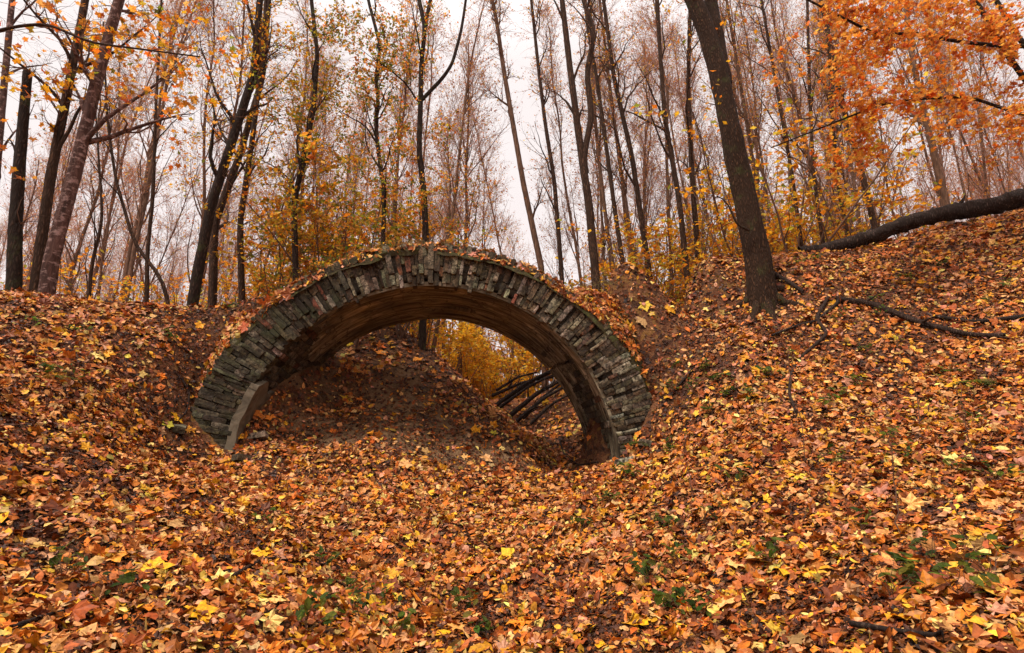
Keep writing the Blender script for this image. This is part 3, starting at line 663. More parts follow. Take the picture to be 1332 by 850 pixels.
T('sapling', 'thin sapling bowing left over the left bank crest', [(222, 409), (212, 362), (176, 321), (150, 233), (139, 150), (137, 98)], 7.0, 9, 4, 5, limbs=7, llen=(.5, 1.4), ext=1, K=8, leafn=60, pal=ORANGE, lsz=.07, lt=(.4, 1))
T('sapling', 'straight slender sapling next to the bowed one on the left bank', [(191, 411), (191, 331), (199, 259), (202, 155), (207, 60), (210, 0)], 8, 9, 5, 6, limbs=9, llen=(.6, 1.5), ext=1, K=8, leafn=60, pal=ORANGE, lsz=.07)
T('sapling', 'short thin sapling between the left birches and the bowed sapling', [(115, 398), (119, 341), (134, 290), (128, 200)], 8.5, 9, 4, 7, limbs=8, llen=(.6, 1.5), ext=1, K=8)
T('tree', 'dark tree leaning strongly right behind the left bank', [(248, 412), (258, 350), (276, 262), (300, 191), (331, 93), (338, 0)], 8.2, 21, 13, 8, 'bark_dark', limbs=14, llen=(1, 2.6), K=14, leafn=1400, pal=YELLOW, lsz=.06, extra=sprays([(220, 30, 400, 330, 7.4, 9, 1)], 24, 1))
T('tree', 'tree close behind the strongly leaning one, with smoother bark', [(276, 404), (279, 290), (310, 207), (342, 100), (350, 0)], 9.5, 17, 9, 9, limbs=12, llen=(1, 2.4), leafn=2200, pal=OLIVE+YELLOW, lsz=.06, extra=sprays([(330, 20, 480, 260, 8.6, 10, 1)], 26))
T('tree', 'straight brown tree left of the arch shoulder', [(315, 400), (312, 290), (330, 170), (342, 60), (346, 0)], 9, 13, 7, 10, limbs=12, llen=(1, 2.2), leafn=2600, pal=YELLOW, lsz=.062, extra=sprays([(300, 180, 470, 370, 8, 9.8, 1)], 30))
T('tree', 'dark crooked tree above the left shoulder of the arch', [(385, 362), (382, 264), (394, 212), (408, 141), (413, 71), (405, 0)], 8.6, 12, 7, 11, 'bark_dark', limbs=14, llen=(1, 2.2), leafn=5200, pal=OLIVE+YELLOW, lsz=.06, extra=sprays([(320, 0, 500, 200, 7.8, 9.4, 1.4), (350, 200, 500, 340, 7.8, 9.2, 1)], 36))
T('tree', 'wavy slender tree above the arch, left of the forked one', [(498, 325), (500, 254), (491, 188), (488, 151), (493, 132), (488, 104), (495, 61), (479, 0)], 8.6, 9, 6, 12, 'bark_dark', limbs=16, llen=(.8, 2.0), leafn=5600, pal=OLIVE+OLIVE+ORANGE, lsz=.056, extra=sprays([(420, 0, 560, 190, 7.8, 9.4, 1.6), (430, 190, 570, 330, 7.8, 9.4, 1)], 38))
T('tree', 'forked tree rising just over the crown of the arch', [(554, 322), (552, 254), (545, 198), (547, 132), (548, 85), (553, 36), (545, 0)], 8.4, 13, 8, 13, 'bark_dark', ext=2, limbs=12, llen=(.8, 2.0), leafn=4400, pal=ORANGE+YELLOW+OLIVE, lsz=.056, K=12, extra=sprays([(470, 120, 600, 320, 7.8, 9, 1.5), (560, 220, 660, 340, 8, 9.5, 1), (500, 0, 560, 120, 8, 9, .5)], 30),
  forks=[([(549, 130), (575, 103), (588, 85), (600, 40), (606, 0)], 8.4, 6, 4), ([(552, 40), (556, 18), (560, 0)], 8.4, 7, 5)], lt=(.35, 1))
# --- middle and right stand
mid = [('leaning tree just right of the forked one', [(705, 352), (681, 240), (667, 160), (655, 90), (646, 28), (640, 0)], 14.5, 12, 8, 14, 12),
 ('thin tree over the right shoulder of the arch', [(731, 362), (721, 235), (709, 160), (700, 85), (691, 0)], 11, 9, 6, 15, 10),
 ('pale second stem beside the Y shaped tree, thin and upright', [(800, 365), (790, 300), (778, 200), (770, 100), (768, 0)], 13, 8, 5, 161, 9),
 ('slim curved tree right of the Y shaped one', [(813, 360), (801, 283), (785, 165), (775, 94), (766, 47), (760, 0)], 11, 9, 6, 18, 10),
 ('tall tree leaning left, third right of the Y shaped one', [(845, 358), (822, 203), (799, 104), (785, 0)], 10.5, 11, 7, 19, 11),
 ('thin stem crossing between two leaning trees on the right crest', [(829, 362), (808, 226), (794, 118), (780, 0)], 13, 8, 5, 20, 9),
 ('tall tree left of the pair beside the big dark trunk', [(893, 352), (884, 264), (865, 155), (858, 61), (855, 0)], 10.5, 11, 7, 21, 12),
 ('tree nearest the left side of the big dark trunk', [(909, 350), (900, 226), (895, 118), (898, 0)], 11, 11, 7, 22, 10),
 ('thin tree just right of the big dark trunk', [(1000, 335), (985, 245), (966, 127), (950, 30), (945, 0)], 12, 8, 6, 23, 10),
 ('slender pair of crossing stems left of the fallen log', [(1044, 330), (1030, 226), (1011, 118), (997, 38), (990, 0)], 11, 8, 5, 24, 10),
 ('upright thin tree over the tip of the fallen log', [(1072, 325), (1058, 226), (1053, 118), (1050, 0)], 11, 8, 6, 25, 10),
 ('tree behind the splintered end of the fallen log', [(1105, 320), (1088, 226), (1082, 141), (1078, 50), (1075, 0)], 11.5, 9, 6, 26, 9),
 ('dark tree leaning left below the orange maple boughs', [(1140, 305), (1117, 207), (1092, 122), (1077, 47), (1068, 0)], 10, 12, 8, 27, 10)]
for lb, pts, Y, w0, w1, sd, nl in mid:
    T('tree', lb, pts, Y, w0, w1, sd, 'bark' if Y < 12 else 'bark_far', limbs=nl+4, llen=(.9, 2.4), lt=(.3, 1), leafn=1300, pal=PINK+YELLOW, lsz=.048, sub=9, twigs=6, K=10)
T('tree', 'Y shaped tree with two parallel stems above the right arch shoulder', [(776, 374), (766, 264), (757, 207), (742, 94), (731, 0)], 9.3, 17, 10, 16, limbs=14, llen=(.9, 2.2), K=14, forks=[([(762, 225), (762, 190), (763, 94), (759, 0)], 9.3, 10, 8)], lt=(.3, 1), leafn=500, pal=PINK+YELLOW[:2], lsz=.045)
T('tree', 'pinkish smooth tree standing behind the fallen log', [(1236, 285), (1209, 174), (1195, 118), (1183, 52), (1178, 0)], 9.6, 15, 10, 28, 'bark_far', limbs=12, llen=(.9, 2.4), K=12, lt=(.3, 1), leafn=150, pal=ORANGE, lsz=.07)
big = T('tree', 'big dark mossy tree trunk on the right bank beside the arch', [(992, 392), (988, 345), (972, 270), (957, 205), (938, 110), (921, 45), (902, 0), (886, -50), (872, -100)], 6.9, 46, 29, 29, 'bark_big', ext=0, limbs=0, K=48, flare=.36, rough=.085,
  forks=[([(940, 110), (934, 60), (928, 20), (921, -20), (916, -70)], 6.95, 26, 18), ([(975, 300), (958, 290), (948, 268), (932, 255)], 6.7, 4, 2)], extra=sprays([(860, -60, 1010, 110, 6.3, 7.4, 1)], 8), leafn=90, pal=YELLOW, lsz=.07)
bb = at(992, 385, 6.9); BO2 = np.array(big.location)
for k, (dx, dy, ln) in enumerate([(-.9, -.5, .75), (-.2, -1, .6), (.8, -.6, .85), (1, .1, .7), (-1, .2, .6)]):
    d = np.array([dx, dy])/math.hypot(dx, dy); t = np.linspace(0, 1, 12); g_ = np.random.default_rng(k+70); wob = np.cumsum(g_.normal(size=(12, 2))*.012, 0)
    xy = bb[:2]+d*(.10+t[:, None]*ln)+wob; Q = np.c_[xy, gz(xy[:, 0], xy[:, 1])+.13*np.exp(-t*4.5)-.012-.07*t]; rr_ = .055*(1-t)**.8+.010
    V, Fc = tubes(Q[None], rr_[None], 10); cc = np.repeat(Q, 10, 0); V = cc+(V-cc)*(1+.22*fbm(V, 9, k, 3))[:, None]
    build('root', [(V, Fc, None, 0, True)], [M['bark_big']], big, BO2)
# --- maples with boughs reaching into the picture
T('maple_tree', 'orange leaved maple reaching in over the fallen log, upper right', [(1560, 330), (1500, 150), (1420, 0), (1380, -120)], 6.6, 36, 20, 30, 'bark_dark', ext=1.5, limbs=0, K=16,
  forks=[([(1440, 200), (1345, 120), (1270, 0), (1240, -60)], 6.4, 9, 6), ([(1470, 120), (1350, 80), (1290, -10), (1262, -60)], 6.7, 9, 6), ([(1450, 60), (1300, 60), (1180, 42), (1090, 20)], 6.2, 8, 3), ([(1460, 180), (1330, 150), (1180, 130), (1110, 150)], 6.0, 6, 2.5)],
  extra=sprays([(1080, -30, 1332, 70, 5.4, 7.2, 5), (1080, 60, 1250, 150, 5.6, 7.2, 2.2), (1180, 60, 1400, 170, 5.2, 7, 2.0), (1080, 120, 1160, 230, 5.8, 7.2, .7), (1240, 160, 1380, 215, 5.4, 7, .5), (1000, 20, 1100, 120, 6, 7.4, .3)], 130), leafn=8000, pal=ORANGE, lsz=.06, leaf_t=(.1, 1), tmp=MAPLE)
T('maple_tree', 'maple whose thin orange leaved boughs hang in the upper left', [(-330, 420), (-260, 200), (-180, 0), (-120, -160)], 5.4, 34, 22, 31, 'bark', ext=1.2, limbs=0, K=14,
  forks=[([(-190, 40), (-60, -20), (120, -60), (300, -70)], 5.4, 12, 4), ([(-220, 120), (-60, 60), (60, 30), (150, 60)], 5.0, 7, 3)],
  extra=sprays([(120, -30, 330, 90, 5, 6.5, 3), (30, 60, 240, 140, 4.8, 6.4, 2), (140, 90, 300, 260, 5.2, 6.6, 1.6), (0, 140, 110, 300, 5.4, 6.6, .8)], 46), leafn=760, pal=ORANGE+YELLOW, lsz=.068, tmp=MAPLE)

# --- the stand of slender trees far behind, copied from ten grown ones
def far_tree(seed, H):
    rg = np.random.default_rng(seed); n = 14; z = np.linspace(-.4, H, n); le = rg.normal()*.06
    P = np.stack([np.cumsum(rg.normal(size=n))*.06+le*z, np.cumsum(rg.normal(size=n))*.06, z], -1)
    r0 = rg.uniform(.045, .085); Pp, Rr, prt = trunk_mesh(P, r0, r0*.25, 24, 7, .06, seed, .3)
    o = empty('slender_tree', (0, 0, 0), 'slender bare tree in the stand beyond the ravine', 'tree', 'bare trees in the stand beyond the ravine')
    AP, AR = resample(Pp, 16)[None], np.interp(np.linspace(0, 1, 16), np.linspace(0, 1, 24), Rr)[None]
    P1, R1 = grow(rg, AP, AR, 26, (.22, 1), (1.2, 3.0), .6, .45, 7, .5, .13, .012, .08); prt.append(tubes(P1, R1, 5)+(None, 0, True))
    P2, R2 = grow(rg, P1, R1, 170, (.15, 1), (.6, 1.5), .7, .15, 5, .55, .2, .006, .05)
    P3, R3 = grow(rg, P2, R2, 950, (.1, 1), (.3, .9), .7, .1, 3, .6, .2, .0035, .03, .4)
    tw = [tubes(P2, R2, 3)+(None, 0, True), tubes(P3, R3, 3)+(None, 0, True)]
    m = 1500; Cn = on_polys(rg, P3, m, (.2, 1), .03); V_, F_, C_ = leaves(tmpl_diamond(), Cn, rg.normal(size=(m, 3)), .06*(.6+.8*rg.random(m)), pick(rg, PINK+(YELLOW if seed % 3 == 0 else YELLOW[:1]), m, .15), rg)
    tw.append((V_, F_, C_, 1, False))
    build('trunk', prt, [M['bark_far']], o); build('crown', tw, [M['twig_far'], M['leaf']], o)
    return o
protos = [far_tree(200+k, 9+k % 5*1.3) for k in range(9)]
rp = np.random.default_rng(77); used = set(); cnt = 0; tries = 0
while cnt < 240 and tries < 4000:
    tries += 1; Y = 13+36*rp.random()**1.1; u = rp.uniform(-60, 1400)
    if 520 < u < 760 and rp.random() < .4: continue
    if u < 200 and rp.random() < .35: continue
    X = (u-666)/F*Y*1.0
    z = float(ground_z(X, Y)); k = rp.integers(0, len(protos)); o = protos[k] if k not in used else copy_tree(protos[k]); used.add(k)
    o.location = (X, Y, z); s = rp.uniform(.8, 1.2); o.scale = (s, s, s*rp.uniform(.9, 1.2)); o.rotation_euler = (rp.normal()*.03, -.05*np.sign(X)+rp.normal()*.07, rp.uniform(0, 6.28)); cnt += 1

# --- yellow leaved young growth
def far_bush(seed, H, pal, nleaf, lsz, name, label, cat, group, spread=.9):
    rg = np.random.default_rng(seed); ns = 4; st = []
    for a in range(ns):
        d = nrm(np.array([rg.normal()*.22, rg.normal()*.22, 1.])); n = 9; p = np.zeros((n, 3)); p[0] = (rg.normal()*.05, rg.normal()*.05, -.1)
        for k in range(1, n): d = nrm(d+rg.normal(size=3)*.07); p[k] = p[k-1]+d*H*rg.uniform(.7, 1)/(n-1)
        st.append(p)
    P0 = np.stack(st); R0 = np.linspace(1, .3, 9)[None]*rg.uniform(.008, .016, (ns, 1))
    P1, R1 = grow(rg, P0, R0, 26, (.2, 1), (.4*spread, 1.1*spread), 1.15, .05, 6, .6, .15, .003, .0); P2, R2 = grow(rg, P1, R1, 90, (.2, 1), (.15, .5), .8, 0, 4, .6, .2, .0022, -.02)
    o = empty(name, (0, 0, 0), label, cat, group)
    h = nleaf//2; Cn = np.concatenate([on_polys(rg, P1, h, (.3, 1), .03), on_polys(rg, P2, h, (.1, 1), .03)]); m = len(Cn)
    V_, F_, C_ = leaves(tmpl_diamond(), Cn, nrm(np.array([0, 0, 1.])+rg.normal(size=(m, 3))*.5), lsz*(.6+.8*rg.random(m)), pick(rg, pal, m, .12), rg)
    build('stem', [tubes(P0, R0, 6)+(None, 0, True), tubes(P1, R1, 4)+(None, 0, True), tubes(P2, R2, 3)+(None, 0, True)], [M['twig']], o)
    build('foliage', [(V_, F_, C_, 0, False)], [M['leaf']], o)
    return o
def spread_bushes(protos, spots, hid=None):
    used = set()
    for (X, Y, s) in spots:
        k = rp.integers(0, len(protos)); o = protos[k] if k not in used else copy_tree(protos[k]); used.add(k)
        o.location = (X, Y, float(ground_z(X, Y))); o.scale = (s, s, s); o.rotation_euler = (0, 0, rp.uniform(0, 6.28))
    for k, o in enumerate(protos):
        if k not in used:
            for c in list(o.children): bpy.data.objects.remove(c)
            bpy.data.objects.remove(o)
def sp(n, u0, u1, Y0, Y1, s0, s1):
    r = []
    for _ in range(n):
        Y = rp.uniform(Y0, Y1); r.append(((rp.uniform(u0, u1)-666)/F*Y, Y, rp.uniform(s0, s1)))
    return r
spread_bushes([far_bush(300+k, 2.6, YELLOW, 420, .075, 'young_tree', 'young yellow leaved sapling beyond the right bank crest', 'sapling', 'yellow saplings beyond the right crest') for k in range(4)], sp(16, 730, 860, 14, 19, 1.2, 1.9)+sp(64, 830, 1160, 9.5, 17, 1.0, 1.75))
spread_bushes([far_bush(310+k, 2.6, YELLOW+YELLOW+OLIVE[:2]+ORANGE[:2], 430, .08, 'young_tree', 'young yellow and olive sapling behind the left half of the arch', 'sapling', 'saplings behind the left half of the arch') for k in range(4)], sp(40, 330, 540, 9.2, 15, 1.0, 1.8)+sp(9, 540, 690, 16, 20, 1.2, 1.8))
spread_bushes([far_bush(320+k, 2.0, YELLOW+ORANGE[:1], 260, .075, 'young_tree', 'sparse orange leaved sapling behind the left bank', 'sapling', 'sparse saplings behind the left bank') for k in range(3)], sp(52, -20, 340, 10, 18, .8, 1.5))
spread_bushes([far_bush(330+k, 2.2, PAL((244, 190, 50, 3), (236, 170, 44, 3), (226, 200, 80, 1)), 1100, .09, 'shrub', 'dense yellow shrub seen through the arch opening', 'shrub', 'yellow shrubs seen through the arch') for k in range(3)], sp(9, 560, 780, 13, 19, 1.0, 1.5)+sp(18, 560, 760, 20, 28, 1.5, 2.4))
spread_bushes([far_bush(340+k, 1.0, GREEN+YELLOW[:2], 420, .036, 'shrub', 'low green shrub behind the bridge crown', 'shrub', 'low green shrubs behind the bridge') for k in range(2)], [(-2.0, 8.3, 1.7), (-1.75, 8.5, 1.6), (-2.4, 8.0, 1.5), (-2.9, 7.8, 1.1), (1.95, 8.2, 1.1), (-2.2, 8.9, 1.8), (-2.7, 8.5, 1.5)])
spread_bushes([far_bush(350+k, 2.4, YELLOW+PINK, 300, .08, 'young_tree', 'distant yellowing sapling beyond the fallen log', 'sapling', 'distant saplings beyond the log') for k in range(2)], sp(16, 1130, 1400, 12, 20, .8, 1.3))

# ------------------------------------------------------------------ haze between the trees
hb = [(-70, -8, -6), (70, -8, -6), (70, 70, -6), (-70, 70, -6), (-70, -8, 32), (70, -8, 32), (70, 70, 32), (-70, 70, 32)]
def f_haze(t, out):
    v = t.nodes.new('ShaderNodeVolumePrincipled'); v.inputs['Density'].default_value = HAZE; v.inputs['Color'].default_value = (.95, .86, .84, 1); t.links.new(v.outputs[0], out.inputs['Volume'])
HAZE = .0004
tag(build('haze', [(np.array(hb, float), np.array([(0, 3, 2, 1), (4, 5, 6, 7), (0, 1, 5, 4), (1, 2, 6, 5), (2, 3, 7, 6), (3, 0, 4, 7)]), None, 0, False)], [mat('haze', f_haze)]), 'pale pinkish haze between the far trees', 'haze', kind='stuff')

# ------------------------------------------------------------------ fallen wood
def stick(name, label, cat, pts, r0, r1, matn, K=8, seed=0, group=None, n=None, rough=.12, branches=0, rest=True):
    P = []
    for q in pts:
        p = at(q[0], q[1], q[2])
        if rest:
            g = ray(q[0], q[1]); ts = np.linspace(1.5, 13, 900); rp_ = g[None]/g[1]*ts[:, None]+np.array([0, 0, CZ]); hit = rp_[:, 2] < gz(rp_[:, 0], rp_[:, 1])
            if hit.any():
                a = rp_[np.argmax(hit)]; p = a+np.array([0, 0, max(r0, r1)*.8+.034]) if abs(a[1]-q[2]) < 2.0 else p
        P.append(p)
    P = np.array(P); L_ = np.linalg.norm(np.diff(P, axis=0), axis=1).sum(); n = n or int(max(14, L_/.05))
    Q, Rr, prt = trunk_mesh(P, r0, r1, n, K, rough, seed, 0, True)
    if branches:
        rg = np.random.default_rng(seed); a, b = grow(rg, resample(Q, 16)[None], np.linspace(r0, r1, 16)[None], branches, (.1, 1), (.15, .5), .7, .1, 6, .5, .2, .003, 0); prt.append(tubes(a, b, 5)+(None, 0, True))
    o = build(name, prt, [M[matn]], None, P[0]); return tag(o, label, cat, group)
stick('fallen_log', 'long dark fallen log lying across the right bank crest', 'log', [(1040, 329, 8.6), (1086, 322, 8.5), (1140, 306, 8.3), (1180, 290, 8.2), (1230, 278, 8.0), (1290, 268, 7.8), (1345, 254, 7.6), (1450, 238, 7.3)], .095, .155, 'blackwood', 20, 3, rest=False, rough=.26, branches=9)
stick('fallen_branch', 'thick fallen branch sloping down across the right bank', 'branch', [(1088, 396, 6.2), (1135, 402, 6.1), (1200, 428, 5.7), (1262, 444, 5.5), (1310, 446, 5.5)], .042, .024, 'deadwood', 10, 4, branches=4)
stick('fallen_branch', 'dark branch behind the thick sloping one at the right edge', 'branch', [(1218, 418, 5.9), (1270, 426, 5.7), (1345, 418, 5.6)], .02, .03, 'blackwood', 8, 5)
stick('fallen_branch', 'crooked bare branch curving down the right bank', 'branch', [(1078, 392, 6.2), (1062, 420, 6), (1078, 440, 5.8), (1045, 468, 5.6), (1030, 490, 5.4), (1027, 520, 5.1), (1038, 548, 4.9)], .022, .012, 'deadwood', 8, 6, branches=3)
stick('fallen_branch', 'dark stick lying below the big dark trunk', 'branch', [(1005, 442, 6.1), (1040, 428, 6.1), (1062, 424, 6.1), (1092, 398, 6.2)], .014, .022, 'blackwood', 8, 7)
stick('fallen_branch', 'short broken limb at the foot of the big dark trunk', 'branch', [(1006, 362, 7.1), (1022, 370, 7.0), (1046, 386, 6.8)], .04, .022, 'deadwood', 8, 8)
stick('fallen_branch', 'thin dark branch right of the arch foot', 'branch', [(862, 534, 6.1), (885, 505, 6.1), (915, 468, 6.1), (945, 450, 6.1)], .016, .01, 'blackwood', 7, 9)
stick('root', 'curved root loop under the right end of the arch', 'root', [(728, 575, 6.8), (733, 595, 6.6), (752, 610, 6.4), (778, 606, 6.4)], .012, .009, 'deadwood', 6, 10)
stick('fallen_branch', 'pale stick on the bare earth at the right of the gully', 'branch', [(698, 600, 6.4), (715, 612, 6.3), (738, 628, 6.0)], .016, .012, 'deadwood', 6, 11)
stick('fallen_branch', 'dark wet branch in the bottom left foreground', 'branch', [(10, 835, 2.2), (60, 815, 2.3), (120, 800, 2.5)], .009, .005, 'blackwood', 6, 12)
stick('fallen_branch', 'branch half buried in leaves at bottom left of centre', 'branch', [(300, 762, 3.1), (345, 735, 3.3), (430, 745, 3.3)], .012, .006, 'deadwood', 6, 13)
stick('fallen_branch', 'thin dark stick on the left slope in front of the arch foot', 'branch', [(165, 583, 4.5), (220, 592, 4.6), (300, 600, 5.0)], .008, .005, 'blackwood', 6, 14)
stick('root', 'bent root hanging beside the left foot of the arch', 'root', [(235, 497, 5.7), (246, 515, 5.6), (243, 540, 5.5), (228, 556, 5.3)], .012, .008, 'deadwood', 6, 15)
stick('fallen_branch', 'thin curved twig arching over the right foreground leaves', 'branch', [(1070, 605, 4.0), (1130, 602, 3.9), (1180, 575, 3.9), (1210, 540, 4.1)], .006, .004, 'blackwood', 6, 16)
stick('fallen_branch', 'dark branch at the bottom right edge of the picture', 'branch', [(1110, 828, 2.4), (1160, 838, 2.35), (1230, 848, 2.2)], .012, .008, 'blackwood', 6, 17)
for k, (u0, v0, u1, v1, Y0_, Y1_, r) in enumerate([(636, 534, 725, 478, 10.6, 10.2, .045), (650, 530, 728, 484, 10.4, 10.1, .035), (664, 540, 735, 492, 10.0, 9.8, .05), (640, 515, 720, 490, 11, 10.6, .035), (672, 548, 740, 500, 9.6, 9.5, .04), (646, 508, 700, 484, 11.2, 10.6, .03), (680, 545, 745, 488, 9.8, 9.6, .03), (655, 522, 738, 476, 10.8, 10.2, .03), (690, 552, 742, 512, 9.4, 9.4, .03)]):
    stick('fallen_branch', 'dark pole in the heap of branches behind the arch', 'branch', [(u0, v0, Y0_), ((u0+u1)/2, (v0+v1)/2-5, (Y0_+Y1_)/2), (u1, v1, Y1_)], r, r*.6, 'blackwood', 7, 60+k, 'branches heaped behind the arch', branches=7, rest=False)

for k, (u, v, Y, lb) in enumerate([(337, 556, 5.9, 'loose pale brick lying right of the left arch foot'), (236, 540, 5.5, 'pale loose stone beside the bent root at the left arch foot'), (318, 583, 5.5, 'loose dark brick below the plaster slab'), (812, 596, 5.9, 'loose brick in the leaves under the right arch foot'), (842, 560, 5.9, 'half buried brick right of the right arch foot')]):
    p = at(u, v, Y); p[2] = float(gz(p[:1], p[1:2])[0])+.02; e1 = nrm(np.array([math.cos(k*2.1), math.sin(k*2.1), .2])); e3 = nrm(np.cross(e1, [0, .3, 1])); e2 = np.cross(e3, e1)
    V, Fc, C = bricks([(p, np.stack([e1, e2, e3]), (.2, .07, .11), pick(rb, BC, 1, .1)[0]*.7)], 50+k); tag(build('loose_brick', [(V, Fc, C, 0, False)], [M['brick']], None, p), lb, 'brick')

# ------------------------------------------------------------------ small plants
def hit(u, v):
    g = ray(u, v); ts = np.linspace(1.3, 13, 1600); p = g[None]/g[1]*ts[:, None]+np.array([0, 0, CZ]); h = p[:, 2] < gz(p[:, 0], p[:, 1]); return p[np.argmax(h)] if h.any() else None
def plant(u, v, seed, label, group, pal=GREEN, nl=14, sz=.035, hgt=.13, name='seedling'):
    p = hit(u, v)
    if p is None: return
    p = p+np.array([0, 0, .035])
    rg = np.random.default_rng(seed); n = 7; d = nrm(np.stack([rg.normal(size=n)*.7, rg.normal(size=n)*.7, np.full(n, .8)], -1))
    P = p+np.cumsum(np.concatenate([np.tile(rg.normal(size=(n, 1, 3))*.01, (1, 1, 1))*[1, 1, 0], np.repeat(d[:, None], 4, 1)*hgt/4+rg.normal(size=(n, 4, 3))*.008], 1), 1); P[:, 0, 2] -= .01
    o = empty(name, p, label, 'plant', group)
    build('stem', [tubes(P, np.tile(np.linspace(.002, .001, 5), (n, 1)), 3)+(None, 0, True)], [M['twig']], o, p)
    Cn = on_polys(rg, P, nl, (.4, 1), .018); V_, F_, C_ = leaves(tmpl_oval(), Cn, nrm(np.array([0, -.3, 1.])+rg.normal(size=(nl, 3))*.4), sz*(.6+.8*rg.random(nl)), pick(rg, pal, nl, .15), rg)
    build('foliage', [(V_, F_, C_, 0, False)], [M['leaf']], o, p)
k = 0
for (u, v) in [(455, 780), (470, 815), (440, 800), (490, 790), (425, 745), (845, 770), (860, 800), (830, 760), (905, 810), (885, 745), (825, 625), (820, 630), (1100, 515), (1085, 530), (1120, 505), (1000, 500), (980, 525), (930, 500), (915, 490), (1150, 415), (1140, 400), (1060, 350), (1075, 345), (1045, 350), (1105, 350), (1180, 605), (1240, 620), (1200, 770), (1250, 790), (1215, 745), (1290, 760), (1110, 700), (970, 640), (920, 680), (60, 490), (110, 440), (215, 445), (300, 405), (1180, 370), (1290, 400), (1310, 370), (1150, 580), (1090, 610), (955, 500), (1230, 500), (870, 590), (400, 830), (520, 835), (600, 800), (640, 830), (760, 700), (1020, 470), (880, 480), (900, 515), (870, 520), (925, 540), (940, 520), (1130, 470), (1260, 560), (1300, 640), (1160, 790), (1010, 740), (80, 760), (150, 790), (40, 430), (1090, 420), (1230, 350), (850, 690), (790, 660), (100, 500), (350, 690)]:
    k += 1; plant(u+rp.normal()*4, v+rp.normal()*3, 500+k, 'small green seedling poking through the fallen leaves', 'green seedlings in the leaf litter', nl=14+k % 10, sz=.042+.018*rp.random())
def fern(p, seed, label, L=.22, nf=8, up=.5):
    rg = np.random.default_rng(seed); V, Fc, C = [], [], []; st = []
    for a in range(nf):
        an = a/nf*6.283+rg.normal()*.3; d = np.array([math.cos(an), math.sin(an), up]); n = 9; t = np.linspace(0, 1, n)[:, None]
        Q = p+d*L*t*rg.uniform(.8, 1.15)+np.array([0, 0, -.55*L])*t**2; st.append(Q)
    Q = np.stack(st); S = np.tile(np.linspace(.0025, .001, 9), (nf, 1)); o = empty('fern', p, label, 'fern')
    build('stem', [tubes(Q, S, 3)+(None, 0, True)], [M['twig']], o, p)
    parts_ = []; T_ = nrm(np.gradient(Q, axis=1))
    for k_ in range(1, 9):
        for sg in (-1, 1):
            side = nrm(np.cross(T_[:, k_], np.array([0, 0, 1.])))*sg; wd = L*.34*math.sin(math.pi*(.15+.85*k_/9.5)); b = Q[:, k_]; tipp = b+side*wd+T_[:, k_]*wd*.4-np.array([0, 0, .1*wd]); e = T_[:, k_]*L*.045
            VV = np.stack([b-e, b+e, tipp+e*.2, tipp-e*.2], 1).reshape(-1, 3); FF = np.arange(len(VV)).reshape(-1, 4); parts_.append((VV, FF, np.repeat(pick(rg, GREEN[:2]+GREEN[3:], nf, .1), 4, 0), 0, False))
    build('frond', parts_, [M['leaf']], o, p)
for (u, v, lb, L) in [(835, 578, 'light green fern at the right foot of the arch', .2), (1268, 500, 'green fern low on the right bank edge', .22), (800, 412, 'bright fern tuft against the right shoulder of the arch', .2), (430, 340, None, 0), (1160, 690, None, 0), (1105, 720, 'dark narrow fern in the right foreground', .1), (70, 492, 'fern among orange leaves at the far left', .16)]:
    if lb:
        p = hit(u, v)
        if p is not None: fern(p, int(u), lb, L)
# dry grass trailing over the crown of the bridge
rg = np.random.default_rng(9); n = 420; s_ = np.concatenate([rg.normal(-.62, .28, 170), rg.uniform(-1.9, 1.9, 170), rg.normal(1.75, .22, 80)])+0; s_ = np.clip(s_, SC-2.3, SC+2.3); d_ = rg.uniform(D0-.01, D0+.16, n)
b = arch_pt(s_, d_, cover_top(s_, d_)-.03); dr = nrm(np.stack([rg.normal(size=n)*.5+.1, -rg.random(n)*1.1, rg.uniform(.3, 1.3, n)], -1)); L_ = rg.uniform(.08, .24, n)[:, None, None]; t = np.linspace(0, 1, 6)[None, :, None]
Q = b[:, None]+dr[:, None]*L_*t+np.array([0, -.12, -.95])*L_*t**2
Rr = np.tile(np.linspace(.0022, .0007, 6), (n, 1)); V_, F_ = tubes(Q, Rr, 3); gc = np.repeat(pick(rg, PAL((150, 120, 70, 3), (110, 110, 50, 2), (90, 70, 45, 2)), n, .1), 18, 0)
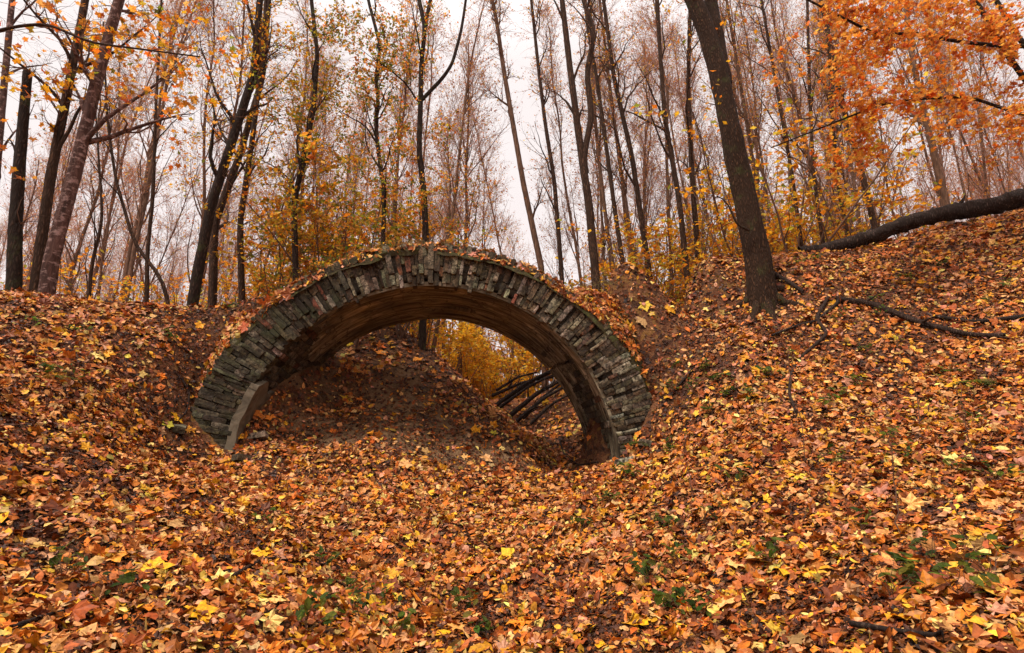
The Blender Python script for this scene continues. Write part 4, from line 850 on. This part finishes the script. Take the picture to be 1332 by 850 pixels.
tag(build('dry_grass', [(V_, F_, gc, 0, True)], [M['litter']]), 'dry grass trailing over the crown of the brick arch', 'grass', kind='stuff')
for k, (u, v, h, lb) in enumerate([(1054, 602, 1.0, 'thin bare upright stem on the right bank below the crooked branch'), (1180, 700, .55, 'thin leafy stem standing in the right foreground'), (1200, 560, .8, 'thin bare stem below the thick sloping branch'), (1285, 610, .6, 'thin stem near the right edge of the bank'), (905, 640, .5, 'short bare stem right of the gully')]):
    p = hit(u, v); g_ = np.random.default_rng(k+900); Q = p+np.stack([np.cumsum(g_.normal(size=12)*.012)-.02, np.cumsum(g_.normal(size=12)*.012), np.linspace(-.03, h, 12)], 1); r_ = np.linspace(.0042, .0015, 12)
    P1, R1 = grow(g_, Q[None], r_[None], 5, (.3, 1), (.1, .3), .8, .2, 6, .6, .15, .0012)
    tag(build('stem', [tubes(Q[None], r_[None], 6)+(None, 0, True), tubes(P1, R1, 4)+(None, 0, True)], [M['twig']], None, p), lb, 'stem')
# big leaves that stand out
for (u, v, s, c, lb) in [(178, 672, .15, (226, 120, 36), 'largest orange maple leaf in the left foreground'), (254, 803, .14, (238, 172, 24), 'largest golden maple leaf at the bottom left'), (330, 729, .12, (244, 184, 26), 'bright yellow maple leaf left of the bottom centre'), (196, 748, .13, (236, 180, 34), 'golden maple leaf between the orange one and the bottom golden one'), (62, 796, .15, (214, 168, 112), 'pale tan maple leaf near the bottom left corner'), (142, 730, .11, (232, 150, 40), 'orange yellow maple leaf left of the golden one'), (932, 800, .10, (232, 196, 96), 'pale yellow oval leaf at the bottom right of centre'), (1295, 775, .13, (236, 180, 70), 'long yellow leaf near the right edge foreground')]:
    p = hit(u, v); Nn = gnorm(p[:1], p[1:2]); g_ = np.random.default_rng(int(u)); tm = tmpl_oval() if 'oval' in lb or 'long' in lb else MAPLE
    V_, F_, C_ = leaves(tm, (p+Nn[0]*.035)[None], nrm(Nn+np.array([[0, -.25, .1]])), np.array([s*1.15]), lin(*c)[None], g_, np.array([.8]))
    tag(build('fallen_leaf', [(V_, F_, C_, 0, False)], [M['litter']], None, p), lb, 'leaf')
